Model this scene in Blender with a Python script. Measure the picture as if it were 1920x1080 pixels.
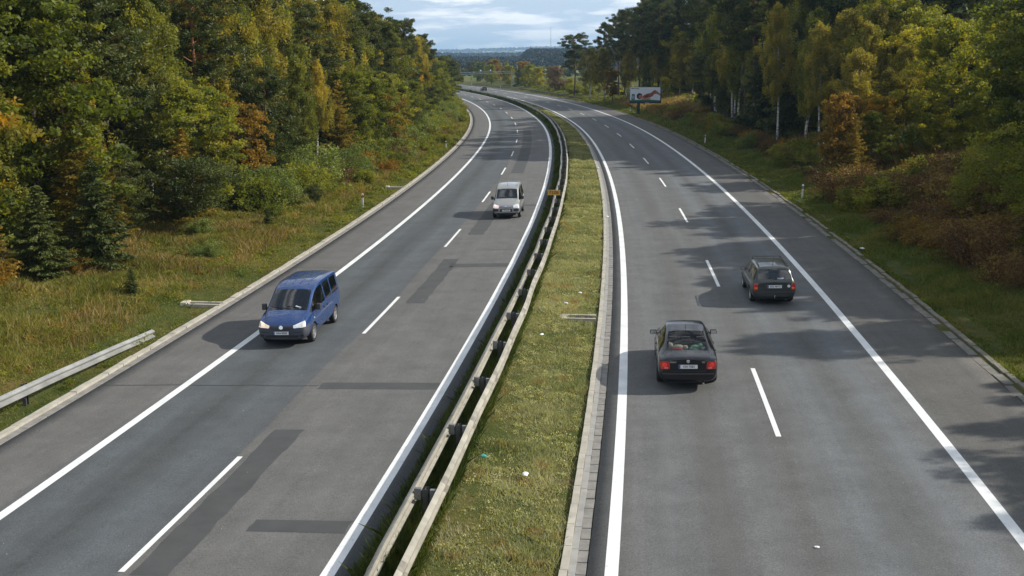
import bpy, bmesh, math, random
import numpy as np
from mathutils import Vector, Matrix
from mathutils.bvhtree import BVHTree
for o in list(bpy.data.objects): bpy.data.objects.remove(o)
SC = bpy.context.scene
COL = SC.collection
R = math.radians
random.seed(7)
# ---------------------------------------------------------------- camera
PITCH, CAMH, ROLL = 0.20868733, 9.16144, -0.001828
cam = bpy.data.cameras.new('camera'); cam.lens = 1997.64/1920*36; cam.sensor_width = 36
cam.clip_start = 0.3; cam.clip_end = 30000
camo = bpy.data.objects.new('camera', cam); COL.objects.link(camo)
camo.matrix_world = Matrix.Translation((0, 0, CAMH)) @ Matrix.Rotation(math.pi/2-PITCH, 4, 'X') @ Matrix.Rotation(ROLL, 4, 'Z')
SC.camera = camo
# ---------------------------------------------------------------- light
SUN_EL = R(34); SUN_AZ = math.atan2(1.0, 0.12)
tos = Vector((math.sin(SUN_AZ)*math.cos(SUN_EL), math.cos(SUN_AZ)*math.cos(SUN_EL), math.sin(SUN_EL)))
sl = bpy.data.lights.new('sun', 'SUN'); sl.energy = 5.0; sl.angle = R(0.6); sl.color = (1.0, 0.925, 0.81)
so = bpy.data.objects.new('sun', sl); COL.objects.link(so)
so.rotation_euler = (-tos).to_track_quat('-Z', 'Y').to_euler()
W = bpy.data.worlds.new('World'); SC.world = W; W.use_nodes = True
nt = W.node_tree; nt.nodes.clear()
def N(t, **k):
    n = nt.nodes.new(t)
    for a, b in k.items():
        if a.startswith('i_'): n.inputs[a[2:].replace('_', ' ')].default_value = b
        else: setattr(n, a, b)
    return n
sky = N('ShaderNodeTexSky', sky_type='NISHITA', sun_disc=False, sun_elevation=SUN_EL, sun_rotation=SUN_AZ, air_density=1.0, dust_density=1.6, ozone_density=2.0)
tc = N('ShaderNodeTexCoord'); sep = N('ShaderNodeSeparateXYZ')
nt.links.new(tc.outputs['Generated'], sep.inputs[0])
cmb = N('ShaderNodeCombineXYZ')
mp = N('ShaderNodeMapping'); mp.inputs['Scale'].default_value = (5.0, 5.0, 34.0)
nt.links.new(tc.outputs['Generated'], mp.inputs[0])
no = N('ShaderNodeTexNoise'); no.inputs['Scale'].default_value = 2.6; no.inputs['Detail'].default_value = 7; no.inputs['Roughness'].default_value = .55
nt.links.new(mp.outputs[0], no.inputs['Vector'])
rp = N('ShaderNodeValToRGB'); rp.color_ramp.elements[0].position = .46; rp.color_ramp.elements[1].position = .60
rp.color_ramp.elements[0].color = (0.02,)*3+(1,); rp.color_ramp.elements[1].color = (.92,)*3+(1,)
nt.links.new(no.outputs['Fac'], rp.inputs[0])
mx = N('ShaderNodeMixRGB'); mx.inputs[2].default_value = (11.8, 11.9, 12.0, 1)
nt.links.new(rp.outputs[0], mx.inputs[0]); 
hz = N('ShaderNodeMixRGB'); hz.inputs[0].default_value = .85
nt.links.new(tc.outputs['Generated'], sep.inputs[0]); el = N('ShaderNodeValToRGB'); nt.links.new(sep.outputs[2], el.inputs[0])
el.color_ramp.elements[0].position = .02; el.color_ramp.elements[0].color = (6.8, 8.3, 10.1, 1); el.color_ramp.elements[1].position = .30; el.color_ramp.elements[1].color = (1.2, 1.7, 2.5, 1)
nt.links.new(el.outputs[0], hz.inputs[2])
nt.links.new(sky.outputs[0], hz.inputs[1]); nt.links.new(hz.outputs[0], mx.inputs[1])
bg = N('ShaderNodeBackground'); bg.inputs[1].default_value = .098
nt.links.new(mx.outputs[0], bg.inputs[0])
wo = N('ShaderNodeOutputWorld'); nt.links.new(bg.outputs[0], wo.inputs[0])
SC.view_settings.view_transform = 'Standard'; SC.view_settings.look = 'None'
SC.view_settings.exposure = 0.2; SC.view_settings.gamma = 1
SC.render.engine = 'CYCLES'
SC.cycles.max_bounces = 6; SC.cycles.transparent_max_bounces = 8; SC.cycles.volume_bounces = 0
# ---------------------------------------------------------------- tags and helpers
def tag(o, label=None, cat=None, group=None, kind=None):
    if label: o['label'] = label
    if cat: o['category'] = cat
    if group: o['group'] = group
    if kind: o['kind'] = kind
    return o
def link(name, me, mats=None, parent=None, smooth=False):
    o = bpy.data.objects.new(name, me); COL.objects.link(o)
    if mats:
        for m in (mats if isinstance(mats, (list, tuple)) else [mats]): me.materials.append(m)
    if parent: o.parent = parent
    if smooth and len(me.polygons): me.polygons.foreach_set('use_smooth', [True]*len(me.polygons))
    return o
def empty(name, loc=(0, 0, 0), rz=0):
    o = bpy.data.objects.new(name, None); COL.objects.link(o); o.location = loc; o.rotation_euler = (0, 0, rz); o.empty_display_size = .3
    return o
def copy_tree(o, parent=None):
    c = o.copy(); COL.objects.link(c); c.parent = parent
    for ch in [q for q in bpy.data.objects if q.parent == o]: copy_tree(ch, c)
    return c
class MB:
    def __init__(s): s.v = []; s.f = []; s.m = []; s.mi = 0
    def add(s, vs, fs):
        b = len(s.v); s.v += [tuple(q) for q in vs]; s.f += [tuple(b+i for i in f) for f in fs]; s.m += [s.mi]*len(fs)
    def box(s, c, d, rz=0, M=None, taper=1.0):
        x, y, z = [q/2 for q in d]; vs = []
        for k in (-1, 1):
            t = taper if k > 0 else 1
            for a, b in ((-1, -1), (1, -1), (1, 1), (-1, 1)): vs.append(Vector((a*x*t, b*y*t, k*z)))
        Q = Matrix.Translation(c) @ (M if M else Matrix.Rotation(rz, 4, 'Z'))
        s.add([Q @ v for v in vs], [(0, 3, 2, 1), (4, 5, 6, 7), (0, 1, 5, 4), (1, 2, 6, 5), (2, 3, 7, 6), (3, 0, 4, 7)])
    def tube(s, pts, rad, n=6, cap=True):
        pts = [Vector(p) for p in pts]; rings = []
        for i, p in enumerate(pts):
            d = (pts[min(i+1, len(pts)-1)]-pts[max(i-1, 0)]).normalized()
            a = d.orthogonal().normalized() if abs(d.z) < .9 else Vector((1, 0, 0)).cross(d).normalized()
            b = d.cross(a).normalized(); r = rad[i] if hasattr(rad, '__len__') else rad
            rings.append([p+(a*math.cos(2*math.pi*k/n)+b*math.sin(2*math.pi*k/n))*r for k in range(n)])
        vs = [q for g in rings for q in g]; fs = []
        for i in range(len(rings)-1):
            for k in range(n): fs.append((i*n+k, i*n+(k+1) % n, (i+1)*n+(k+1) % n, (i+1)*n+k))
        if cap: fs += [tuple(range(n))[::-1], tuple((len(rings)-1)*n+k for k in range(n))]
        s.add(vs, fs)
    def lathe(s, prof, n=24, M=Matrix()):   # profile of (radius, axial) around local Y
        vs = []
        for r, y in prof:
            for k in range(n):
                a = 2*math.pi*k/n; vs.append(M @ Vector((r*math.cos(a), y, r*math.sin(a))))
        fs = []
        for i in range(len(prof)-1):
            for k in range(n): fs.append((i*n+k, (i+1)*n+k, (i+1)*n+(k+1) % n, i*n+(k+1) % n))
        s.add(vs, fs)
    def mesh(s, name):
        me = bpy.data.meshes.new(name); me.from_pydata(s.v, [], s.f)
        if any(s.m): me.polygons.foreach_set('material_index', s.m)
        me.update(); return me
    def build(s, name, mats, parent=None, smooth=False): return link(name, s.mesh(name), mats, parent, smooth)
def recalc(me):
    bm = bmesh.new(); bm.from_mesh(me); bmesh.ops.recalc_face_normals(bm, faces=bm.faces); bm.to_mesh(me); bm.free()
def npmesh(name, V, nper, attr=None, attr2=None, uv=None):
    """V: (n*nper,3) verts, faces made of consecutive nper verts"""
    V = np.ascontiguousarray(V, dtype=np.float32); nf = len(V)//nper
    me = bpy.data.meshes.new(name); me.vertices.add(len(V)); me.vertices.foreach_set('co', V.ravel())
    me.loops.add(len(V)); me.loops.foreach_set('vertex_index', np.arange(len(V), dtype=np.int32))
    me.polygons.add(nf); me.polygons.foreach_set('loop_start', np.arange(0, len(V), nper, dtype=np.int32))
    me.update(calc_edges=True)
    if attr is not None:
        a = me.attributes.new('v', 'FLOAT', 'FACE'); a.data.foreach_set('value', np.ascontiguousarray(attr, dtype=np.float32))
    return me
# ---------------------------------------------------------------- materials
MATS = {}
def mat(name, col, rough=.6, metal=0, coat=0, emit=None, spec=.5, alpha=1, trans=0):
    m = bpy.data.materials.new(name); m.use_nodes = True; b = m.node_tree.nodes['Principled BSDF']
    b.inputs['Base Color'].default_value = (*col, 1); b.inputs['Roughness'].default_value = rough; b.inputs['Metallic'].default_value = metal
    b.inputs['Coat Weight'].default_value = coat; b.inputs['Coat Roughness'].default_value = .06; b.inputs['Specular IOR Level'].default_value = spec
    if emit: b.inputs['Emission Color'].default_value = (*emit[:3], 1); b.inputs['Emission Strength'].default_value = emit[3]
    MATS[name] = m; return m
class G:   # tiny node-graph helper
    def __init__(s, m): s.m = m; s.t = m.node_tree; s.b = s.t.nodes['Principled BSDF']
    def n(s, t, inp=None, **k):
        q = s.t.nodes.new(t)
        for a, b in k.items(): setattr(q, a, b)
        for a, b in (inp or {}).items():
            if hasattr(b, 'is_output') or isinstance(b, bpy.types.NodeSocket): s.t.links.new(b, q.inputs[a])
            else: q.inputs[a].default_value = b
        return q
    def ramp(s, fac, stops, interp='LINEAR'):
        q = s.n('ShaderNodeValToRGB'); r = q.color_ramp; r.interpolation = interp
        while len(r.elements) < len(stops): r.elements.new(.5)
        for e, (p, c) in zip(r.elements, stops): e.position = p; e.color = (*c, 1) if len(c) == 3 else c
        s.t.links.new(fac, q.inputs[0]); return q.outputs[0]
    def noise(s, vec=None, scale=5, detail=3, rough=.5, out='Fac'):
        q = s.n('ShaderNodeTexNoise', {'Scale': scale, 'Detail': detail, 'Roughness': rough})
        if vec: s.t.links.new(vec, q.inputs['Vector'])
        return q.outputs[out]
    def mix(s, f, a, b, mode='MIX'):
        return s.n('ShaderNodeMixRGB', {0: f, 1: a, 2: b}, blend_type=mode).outputs[0]
    def math(s, op, a, b=0.0, c=0.0): return s.n('ShaderNodeMath', {0: a, 1: b, 2: c}, operation=op).outputs[0]
    def col(s, o): s.t.links.new(o, s.b.inputs['Base Color'])
    def bump(s, h, st=.3, dist=.02):
        q = s.n('ShaderNodeBump', {'Height': h, 'Strength': st, 'Distance': dist}); s.t.links.new(q.outputs[0], s.b.inputs['Normal'])
    def map(s, vec, sc): return s.n('ShaderNodeMapping', {'Vector': vec, 'Scale': sc}).outputs[0]
def rough_mat(name, c1, c2, scale=3, rough=.8, metal=0, bump=.3, detail=5, dist=.01):
    m = mat(name, c1, rough, metal); g = G(m)
    pos = g.n('ShaderNodeNewGeometry').outputs['Position']
    f = g.noise(pos, scale, detail, .6)
    g.col(g.ramp(f, [(.3, c1), (.7, c2)])); g.bump(g.noise(pos, scale*6, 3), bump, dist); return m
def foliage(name, c, trans=.35, posn=False, patch=None, rough=.55):
    if not posn: c = [(q[0]*1.42, q[1]*1.28, q[2]*1.1) for q in c]
    """c: three colours (dark, mid, light) picked per leaf and per tree"""
    m = bpy.data.materials.new(name); m.use_nodes = True; g = G(m); t = m.node_tree
    a = g.n('ShaderNodeAttribute', attribute_name='v').outputs['Fac']
    rnd = g.n('ShaderNodeObjectInfo').outputs['Random']
    pos = g.n('ShaderNodeNewGeometry').outputs['Position']
    big = g.noise(pos, .35 if posn else .55, 3, .55)
    f = g.math('ADD', g.math('MULTIPLY', a, .62), g.math('MULTIPLY_ADD', big, 1.3, -.45))
    f = g.math('ADD', f, g.math('MULTIPLY_ADD', rnd, .34, -.17))
    cc = g.ramp(f, [(.08, c[0]), (.5, c[1]), (.95, c[2])])
    if patch: cc = g.mix(g.ramp(g.noise(pos, 1.1, 4, .6), [(.55, (0,)*3), (.66, (.85,)*3)]), cc, (*patch, 1))
    g.col(cc); g.b.inputs['Roughness'].default_value = rough; g.b.inputs['Specular IOR Level'].default_value = .25
    tr = g.n('ShaderNodeBsdfTranslucent'); t.links.new(g.mix(1, cc, (1.8, 1.65, .55, 1), 'MULTIPLY'), tr.inputs[0])
    ms = g.n('ShaderNodeMixShader', {0: trans}); t.links.new(g.b.outputs[0], ms.inputs[1]); t.links.new(tr.outputs[0], ms.inputs[2])
    t.links.new(ms.outputs[0], t.nodes['Material Output'].inputs[0]); return m
# ---------------------------------------------------------------- road geometry in (s = along, o = across) metres
KS = [0, 30, 60, 100, 140, 180, 230, 290, 360, 460.]
KV = [1.44104, .993115, .987656, .803518, 1.246383, 1.047448, 1.038855, .746701, .355393, -.03423]
ZS = [0, 60, 120, 190, 270, 360, 460.]
ZV = [0, 0, .0314062, .1171123, .2401490, .2022531, .0123311]
def _center():
    s = np.arange(0, 1600, 1.0); k = np.interp(s, KS, KV)*1e-3; k[s > 480] = 0
    th = -0.14047845+np.concatenate([[0], np.cumsum((k[1:]+k[:-1])/2)])
    x = .46779+np.concatenate([[0], np.cumsum(-np.sin((th[1:]+th[:-1])/2))])
    y = 8+np.concatenate([[0], np.cumsum(np.cos((th[1:]+th[:-1])/2))])
    z = np.interp(s[:480], ZS, ZV); zp = np.pad(z, 15, mode='reflect', reflect_type='odd'); z = np.convolve(zp, np.ones(31)/31, 'valid')
    z = np.concatenate([z, np.full(len(s)-480, z[-1])])
    sb = np.arange(-60, 0, 1.0); thb = th[0]+sb*1.4e-3
    xb = .46779-np.sin(th[0])*sb; yb = 8+np.cos(th[0])*sb
    return (np.concatenate([sb, s]), np.concatenate([xb, x]), np.concatenate([yb, y]), np.concatenate([np.zeros(60), z]), np.concatenate([np.full(60, th[0]), th]))
CS, CX, CY, CZ, CT = _center()
def zroad(s, o):
    s, o = np.asarray(s, float), np.asarray(o, float)
    zr = .028669*o; zl = .081391+.030259*(o+4.8)
    t = np.clip((o+4.5)/3.6, 0, 1); t = t*t*(3-2*t)
    return np.interp(s, CS, CZ)+zl*(1-t)+zr*t
def XY(s, o):
    s, o = np.asarray(s, float), np.asarray(o, float)
    th = np.interp(s, CS, CT); ex = np.maximum(s-1500, 0)
    oc = np.clip(o, -120, 120)
    return np.interp(s, CS, CX)+oc*np.cos(th)+(o-oc)-np.sin(th)*ex*0.0, np.interp(s, CS, CY)+oc*np.sin(th)+np.cos(th)*ex
def sstep(a, b, x): t = np.clip((x-a)/(b-a), 0, 1); return t*t*(3-2*t)
def zfar(x, y):
    ang = x/np.maximum(y, 1)
    zA = 10+9*sstep(.006, .017, ang)+10*sstep(.05, .3, np.abs(ang))
    hA = zA*sstep(720, 1300, y)*(1-.25*sstep(1300, 1700, y))
    hB = (16+4*np.sin(x/420+1.0)+14*sstep(.03, .2, np.abs(ang)))*sstep(1750, 2700, y)*(1-.3*sstep(2700, 4500, y))
    hC = (74+14*np.sin(x/900+.7)+7*np.sin(x/310))*sstep(4800, 7200, y)
    dip = -9*sstep(560, 760, y)*(1-sstep(760, 1000, y))
    return np.maximum.reduce([hA+dip*(hA < 2), hB, hC])
def vnoise(x, y, seed=0):
    def h(i, j): 
        q = np.sin(i*127.1+j*311.7+seed*74.7)*43758.5453; return q-np.floor(q)
    i, j = np.floor(x), np.floor(y); fx, fy = x-i, y-j; fx = fx*fx*(3-2*fx); fy = fy*fy*(3-2*fy)
    return (h(i, j)*(1-fx)+h(i+1, j)*fx)*(1-fy)+(h(i, j+1)*(1-fx)+h(i+1, j+1)*fx)*fy
def zg(s, o):
    s, o = np.asarray(s, float), np.asarray(o, float)
    zl = zroad(s, np.maximum(o, -16))+.085*np.clip(-17-o, 0, 30)-.05*np.exp(-((o+16.8)/.5)**2)
    zr = zroad(s, np.minimum(o, 11.1))-.16*np.exp(-((o-11.9)/.55)**2)+.13*np.clip(o-12.4, 0, 18)
    z = np.where(o < -4, zl, zr)
    x, y = XY(s, o)
    off = sstep(16.0, 18.5, -o)+sstep(11.2, 13, o)
    z = z+off*(.35*(vnoise(x/3, y/3)-.5)+.9*(vnoise(x/11, y/11, 3)-.5)*sstep(18, 28, np.abs(o+2)))
    med = ((o > -4.5) & (o < -.95)); z = z+med*(.06*(vnoise(x/1.1, y/1.1, 5)-.5)+.05*np.sin(np.clip((o+4.5)/3.55, 0, 1)*math.pi))
    t = sstep(470, 640, y); return z*(1-t)+zfar(x, y)*t
def P(s, o, dz=0.0):
    x, y = XY(s, o); return Vector((float(x), float(y), float(zroad(s, o))+dz))
def PG(s, o, dz=0.0):
    x, y = XY(s, o); return Vector((float(x), float(y), float(zg(s, o))+dz))
def heading(s): return float(np.interp(s, CS, CT))
def strip(name, sv, ov, dz=0.0, mats=None, zf=zroad, skirt=0.0, uvs=True):
    """sheet over a grid of s values and o values"""
    S, O = np.meshgrid(sv, ov, indexing='ij'); x, y = XY(S, O); z = zf(S, O)+dz
    if skirt: z[:, 0] -= skirt; z[:, -1] -= skirt
    n, m = S.shape; V = np.stack([x, y, z], -1).reshape(-1, 3)
    me = bpy.data.meshes.new(name); idx = np.arange(n*m).reshape(n, m)
    F = np.stack([idx[:-1, :-1], idx[:-1, 1:], idx[1:, 1:], idx[1:, :-1]], -1).reshape(-1, 4)
    me.vertices.add(len(V)); me.vertices.foreach_set('co', V.astype(np.float32).ravel())
    me.loops.add(F.size); me.loops.foreach_set('vertex_index', F.astype(np.int32).ravel())
    me.polygons.add(len(F)); me.polygons.foreach_set('loop_start', np.arange(0, F.size, 4, dtype=np.int32)); me.update(calc_edges=True)
    uv = me.uv_layers.new(name='so'); UV = np.stack([S.ravel(), O.ravel()], -1)[F.ravel()]
    uv.data.foreach_set('uv', UV.astype(np.float32).ravel())
    o = link(name, me, mats); me.polygons.foreach_set('use_smooth', [True]*len(me.polygons)); return o
S_ROAD = np.concatenate([np.arange(-45, 60, 1.0), np.arange(60, 620, 2.5)])
# ---------------------------------------------------------------- ground
m = mat('ground_soil', (.1, .09, .04), .95, spec=.1); g = G(m)
uv = g.n('ShaderNodeUVMap', uv_map='so').outputs[0]; pos = g.n('ShaderNodeNewGeometry').outputs['Position']
sx = g.n('ShaderNodeSeparateXYZ', {0: uv}); px_ = g.n('ShaderNodeSeparateXYZ', {0: pos})
n1 = g.noise(pos, .35, 5, .6); n2 = g.noise(pos, 2.2, 5, .65); n3 = g.noise(pos, 14, 3, .6)
near = g.mix(g.ramp(n2, [(.38, (0, 0, 0)), (.62, (1, 1, 1))]), g.ramp(n1, [(.35, (.055, .085, .018)), (.55, (.13, .115, .035)), (.7, (.16, .10, .045))]), (.05, .075, .016, 1))
near = g.mix(g.ramp(n3, [(.3, (.45,)*3), (.7, (0,)*3)]), near, (.045, .035, .02, 1))
fld = g.noise(g.map(pos, (.0011, .0035, 1)), 1.3, 0, 0)
far = g.ramp(fld, [(.42, (.10, .14, .03)), (.5, (.17, .11, .075)), (.56, (.12, .17, .035)), (.64, (.19, .16, .08))], 'CONSTANT')
ty = g.n('ShaderNodeMapRange', {'Value': px_.outputs[1], 'From Min': 420.0, 'From Max': 520.0}).outputs[0]
g.col(g.mix(ty, near, far)); g.bump(n2, .7, .08)
ov = np.unique(np.concatenate([[-6000, -4000, -2500, -1600, -1000, -700, -450, -300, -200, -150, -120], np.arange(-110, -30, 8), np.arange(-34, -17, 1.0), [-17, -16.5, -16.1, -15.9, -15.4, -10, -4.75, -4.45], np.arange(-4.2, -1, .35), [-.93, -.8, 5, 10.4, 10.9, 11.15], np.arange(11.5, 28, .9), np.arange(30, 120, 8), [120, 150, 200, 300, 450, 700, 1000, 1600, 2500, 4000, 6000]]))
sv = np.unique(np.concatenate([np.arange(-58, 130, 1.5), np.arange(130, 470, 4), np.arange(470, 2000, 20), np.arange(2000, 9400, 120)]))
def zground(s, o):
    z = zg(s, o); under = ((o > -15.45) & (o < -4.7)) | ((o > -.85) & (o < 10.6))
    return z-.12*under*(s < 620)-.03*((np.abs(o+4.45) < .02) | (np.abs(o+.93) < .02))
tag(strip('ground', sv, ov, 0, m, zground), kind='structure')
# ---------------------------------------------------------------- asphalt
def asphalt(name, stops, lo, hi, seam=None):
    m = mat(name, (.1, .1, .1), .82, spec=.35); g = G(m)
    uv = g.n('ShaderNodeUVMap', uv_map='so').outputs[0]; pos = g.n('ShaderNodeNewGeometry').outputs['Position']
    sp = g.n('ShaderNodeSeparateXYZ', {0: uv})
    wob = g.noise(g.map(uv, (.05, .3, 1)), 1.0, 3)
    o2 = g.math('ADD', sp.outputs[1], g.math('MULTIPLY_ADD', wob, .9, -.45))
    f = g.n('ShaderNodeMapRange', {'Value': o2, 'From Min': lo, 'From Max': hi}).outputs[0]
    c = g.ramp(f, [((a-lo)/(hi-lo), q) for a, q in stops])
    c = g.mix(g.ramp(g.noise(pos, .5, 5, .62), [(.3, (.0,)*3), (.75, (.4,)*3)]), c, (.076, .077, .077, 1))
    c = g.mix(1, c, g.ramp(g.noise(g.map(uv, (.07, 2.0, 1)), 1.0, 4, .6), [(.3, (.90,)*3), (.7, (1.08,)*3)]), 'MULTIPLY')
    gr = g.noise(pos, 32, 3, .8)
    c = g.mix(1, c, g.ramp(gr, [(.28, (.55,)*3), (.72, (1.5,)*3)]), 'MULTIPLY')
    c = g.mix(1, c, g.ramp(g.noise(pos, .9, 6, .75), [(.3, (.82,)*3), (.7, (1.14,)*3)]), 'MULTIPLY')
    sk = g.noise(pos, 7, 4, .7)
    c = g.mix(g.ramp(sk, [(.76, (0,)*3), (.8, (.5,)*3)]), c, (.22, .21, .19, 1))
    g.col(c); g.bump(gr, .35, .006); return m
# lane tones
BR, BL, DK = (.150, .143, .130), (.128, .138, .142), (.088, .092, .092)
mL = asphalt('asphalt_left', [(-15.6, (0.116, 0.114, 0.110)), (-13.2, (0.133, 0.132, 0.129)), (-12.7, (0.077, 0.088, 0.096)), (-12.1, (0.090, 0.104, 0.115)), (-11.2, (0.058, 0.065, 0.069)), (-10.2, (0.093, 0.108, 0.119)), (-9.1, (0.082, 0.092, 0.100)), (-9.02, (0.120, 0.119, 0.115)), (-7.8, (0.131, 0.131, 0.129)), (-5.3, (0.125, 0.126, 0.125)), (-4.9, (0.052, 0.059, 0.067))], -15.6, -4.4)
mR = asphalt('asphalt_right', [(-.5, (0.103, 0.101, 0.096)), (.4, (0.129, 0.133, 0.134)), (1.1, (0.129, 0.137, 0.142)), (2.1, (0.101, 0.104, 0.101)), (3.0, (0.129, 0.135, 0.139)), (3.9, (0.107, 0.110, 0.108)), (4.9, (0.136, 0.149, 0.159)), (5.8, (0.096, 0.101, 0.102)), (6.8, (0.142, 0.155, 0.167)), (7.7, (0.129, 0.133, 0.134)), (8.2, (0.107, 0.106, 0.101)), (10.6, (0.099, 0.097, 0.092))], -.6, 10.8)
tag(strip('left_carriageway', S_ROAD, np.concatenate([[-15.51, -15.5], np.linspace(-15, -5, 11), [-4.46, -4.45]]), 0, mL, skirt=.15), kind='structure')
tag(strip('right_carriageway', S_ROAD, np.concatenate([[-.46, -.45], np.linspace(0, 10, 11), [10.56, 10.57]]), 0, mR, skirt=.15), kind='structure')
# ---------------------------------------------------------------- painted markings
m = mat('road_paint', (.82, .84, .84), .6, spec=.3); g = G(m); pos = g.n('ShaderNodeNewGeometry').outputs['Position']
g.col(g.mix(g.ramp(g.noise(pos, 9, 6, .75), [(.56, (0,)*3), (.70, (.45,)*3)]), g.ramp(g.noise(pos, 1.1, 3), [(.3, (.66, .69, .70)), (.7, (.82, .84, .85))]), (.28, .28, .27, 1)))
paint = m
def join(objs, name):
    bm = bmesh.new()
    for o in objs: bm.from_mesh(o.data)
    me = bpy.data.meshes.new(name); bm.to_mesh(me); bm.free(); me.materials.append(objs[0].data.materials[0])
    for o in objs: bpy.data.objects.remove(o)
    o = bpy.data.objects.new(name, me); COL.objects.link(o); return o
L1, L2, R1, R2 = -12.857, -5.101, 0.0, 7.75
parts = [strip('l', S_ROAD, [c-.125, c+.125], .005, paint) for c in (L1, R1, R2)]
parts += [strip('l', S_ROAD, [L2-.135, L2+.135], .005, paint)]
for o0, s0 in ((-8.999, 9.124), (3.881, 17.569)):
    for k in range(-3, 34):
        a = s0+18*k
        if a > 600: continue
        parts.append(strip('d', np.linspace(a, a+6, 7), [o0-.065, o0+.065], .005, paint))
tag(join(parts, 'road_markings'), kind='structure')
# repaired strips and sealed joints
m = rough_mat('repair_asphalt', (.048, .052, .054), (.068, .071, .073), 1.3, .85)
pl = [(11.0, 11.6, -7.3, -5.28), (20.6, 21.25, -8.75, -5.26), (39.4, 40.3, -8.0, -5.26), (31.9, 41.6, -8.5, -7.75), (9.0, 17.1, -8.8, -8.05), (49.0, 63, -8.35, -7.45), (82, 140, -8.3, -7.2), (60.5, 61.3, -7.3, -5.26), (-2, 6, -8.8, -7.9)]
def ragged(a, b, c, d):
    mb = MB(); n1, n2 = max(3, int((b-a)/.35)), max(3, int((d-c)/.2)); r_ = lambda: random.uniform(-.035, .035)
    E = [(a+(b-a)*i/n1, c+r_()) for i in range(n1)]+[(b+r_(), c+(d-c)*i/n2) for i in range(n2)]+[(b-(b-a)*i/n1, d+r_()) for i in range(n1)]+[(a+r_(), d-(d-c)*i/n2) for i in range(n2)]
    L_ = [P(s_, o_, .0035) for s_, o_ in E]; m1 = [P(a+(b-a)*i/n1, (c+d)/2, .0035) for i in range(n1+1)]
    lo, hi = E[:n1]+[E[n1]], [E[2*n1+n2-i] for i in range(n1+1)]
    V_ = [P(*q, .0035) for q in lo]+[P(*q, .0035) for q in hi]; mb.add(V_, [(i, i+1, n1+2+i, n1+1+i) for i in range(n1)]); return mb.build('p', m)
parts = [ragged(*q) for q in pl]
tag(join(parts, 'repair_patches'), kind='structure')
m = mat('joint_sealant', (.035, .037, .038), .5)
parts = []
for s0, a, b, w in ((20.95, -15.45, -8.8, .05), (39.9, -15.45, -13.05, .05), (61, -15.45, -13.05, .05), (78, -9, -5.3, .07), (96, -12.7, -5.3, .08), (44, -7, -5.3, .07), (125, -12.7, -5.3, .1), (90, .2, 7.6, .06)):
    ov2 = np.linspace(a, b, 14); jit = np.array([random.uniform(-.05, .05) for _ in ov2])
    bm = MB()
    for i in range(13):
        bm.add([P(s0+jit[i]-w/2, ov2[i], .0045), P(s0+jit[i+1]-w/2, ov2[i+1], .0045), P(s0+jit[i+1]+w/2, ov2[i+1], .0045), P(s0+jit[i]+w/2, ov2[i], .0045)], [(0, 1, 2, 3)])
    parts.append(bm.build('j', m))
tag(join(parts, 'joint_seals'), kind='structure')
# ---------------------------------------------------------------- kerbs and gutters
conc = rough_mat('kerb_concrete', (.30, .285, .24), (.46, .44, .38), 2.2, .9)
conc2 = rough_mat('gutter_concrete', (.16, .155, .145), (.27, .26, .245), 3, .9)
def kerb_line(name, s0, s1, o0, o1, h, step, m, jit=.01, base=-.12, gap=.012, lowdz=.006, skip=0.0):
    mb = MB(); s = s0
    while s < s1:
        L = step if s < 160 else step*3
        j1, j2, jz = random.uniform(-jit, jit), random.uniform(-jit, jit), random.uniform(-jit, jit)*.8
        a, b = s+gap/2, s+L-gap/2
        if random.random() >= skip:
            vs = []
            for q, jj in ((a, j1), (b, j2)):
                vs += [P(q, o0+jj, base), P(q, o1+jj, base), P(q, o1+jj, h+jz+(lowdz if False else 0)), P(q, o0+jj, h+jz)]
            mb.add(vs, [(0, 1, 2, 3), (7, 6, 5, 4), (3, 2, 6, 7), (0, 3, 7, 4), (1, 5, 6, 2)])
        s += L
    o = mb.build(name, m); recalc(o.data); tag(o, kind='structure'); return o
kerb_line('left_gutter', -30, 560, -15.76, -15.53, .008, 1.0, conc2, .006)
kerb_line('left_kerb', -30, 560, -15.99, -15.77, .075, 1.0, conc, .018)
kerb_line('median_kerb', -30, 560, -.945, -.80, .10, 1.0, conc, .006)
kerb_line('median_kerb_face', -30, 560, -.795, -.66, .035, 1.0, rough_mat('kerb_face_concrete', (.25, .25, .24), (.34, .34, .33), 3), .004)
kerb_line('median_gutter', -30, 560, -.655, -.47, .004, .5, conc2, .006, gap=.03)
kerb_line('right_gutter', -30, 560, 10.59, 10.86, .0, 1.0, rough_mat('worn_concrete', (.11, .105, .095), (.20, .19, .17), 2.5, .9), .03, gap=.05, skip=.06)
kerb_line('right_kerb', -30, 560, 10.95, 11.12, .05, 1.0, rough_mat('mossy_concrete', (.10, .095, .07), (.22, .2, .16), 3), .03, skip=.12)
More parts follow.
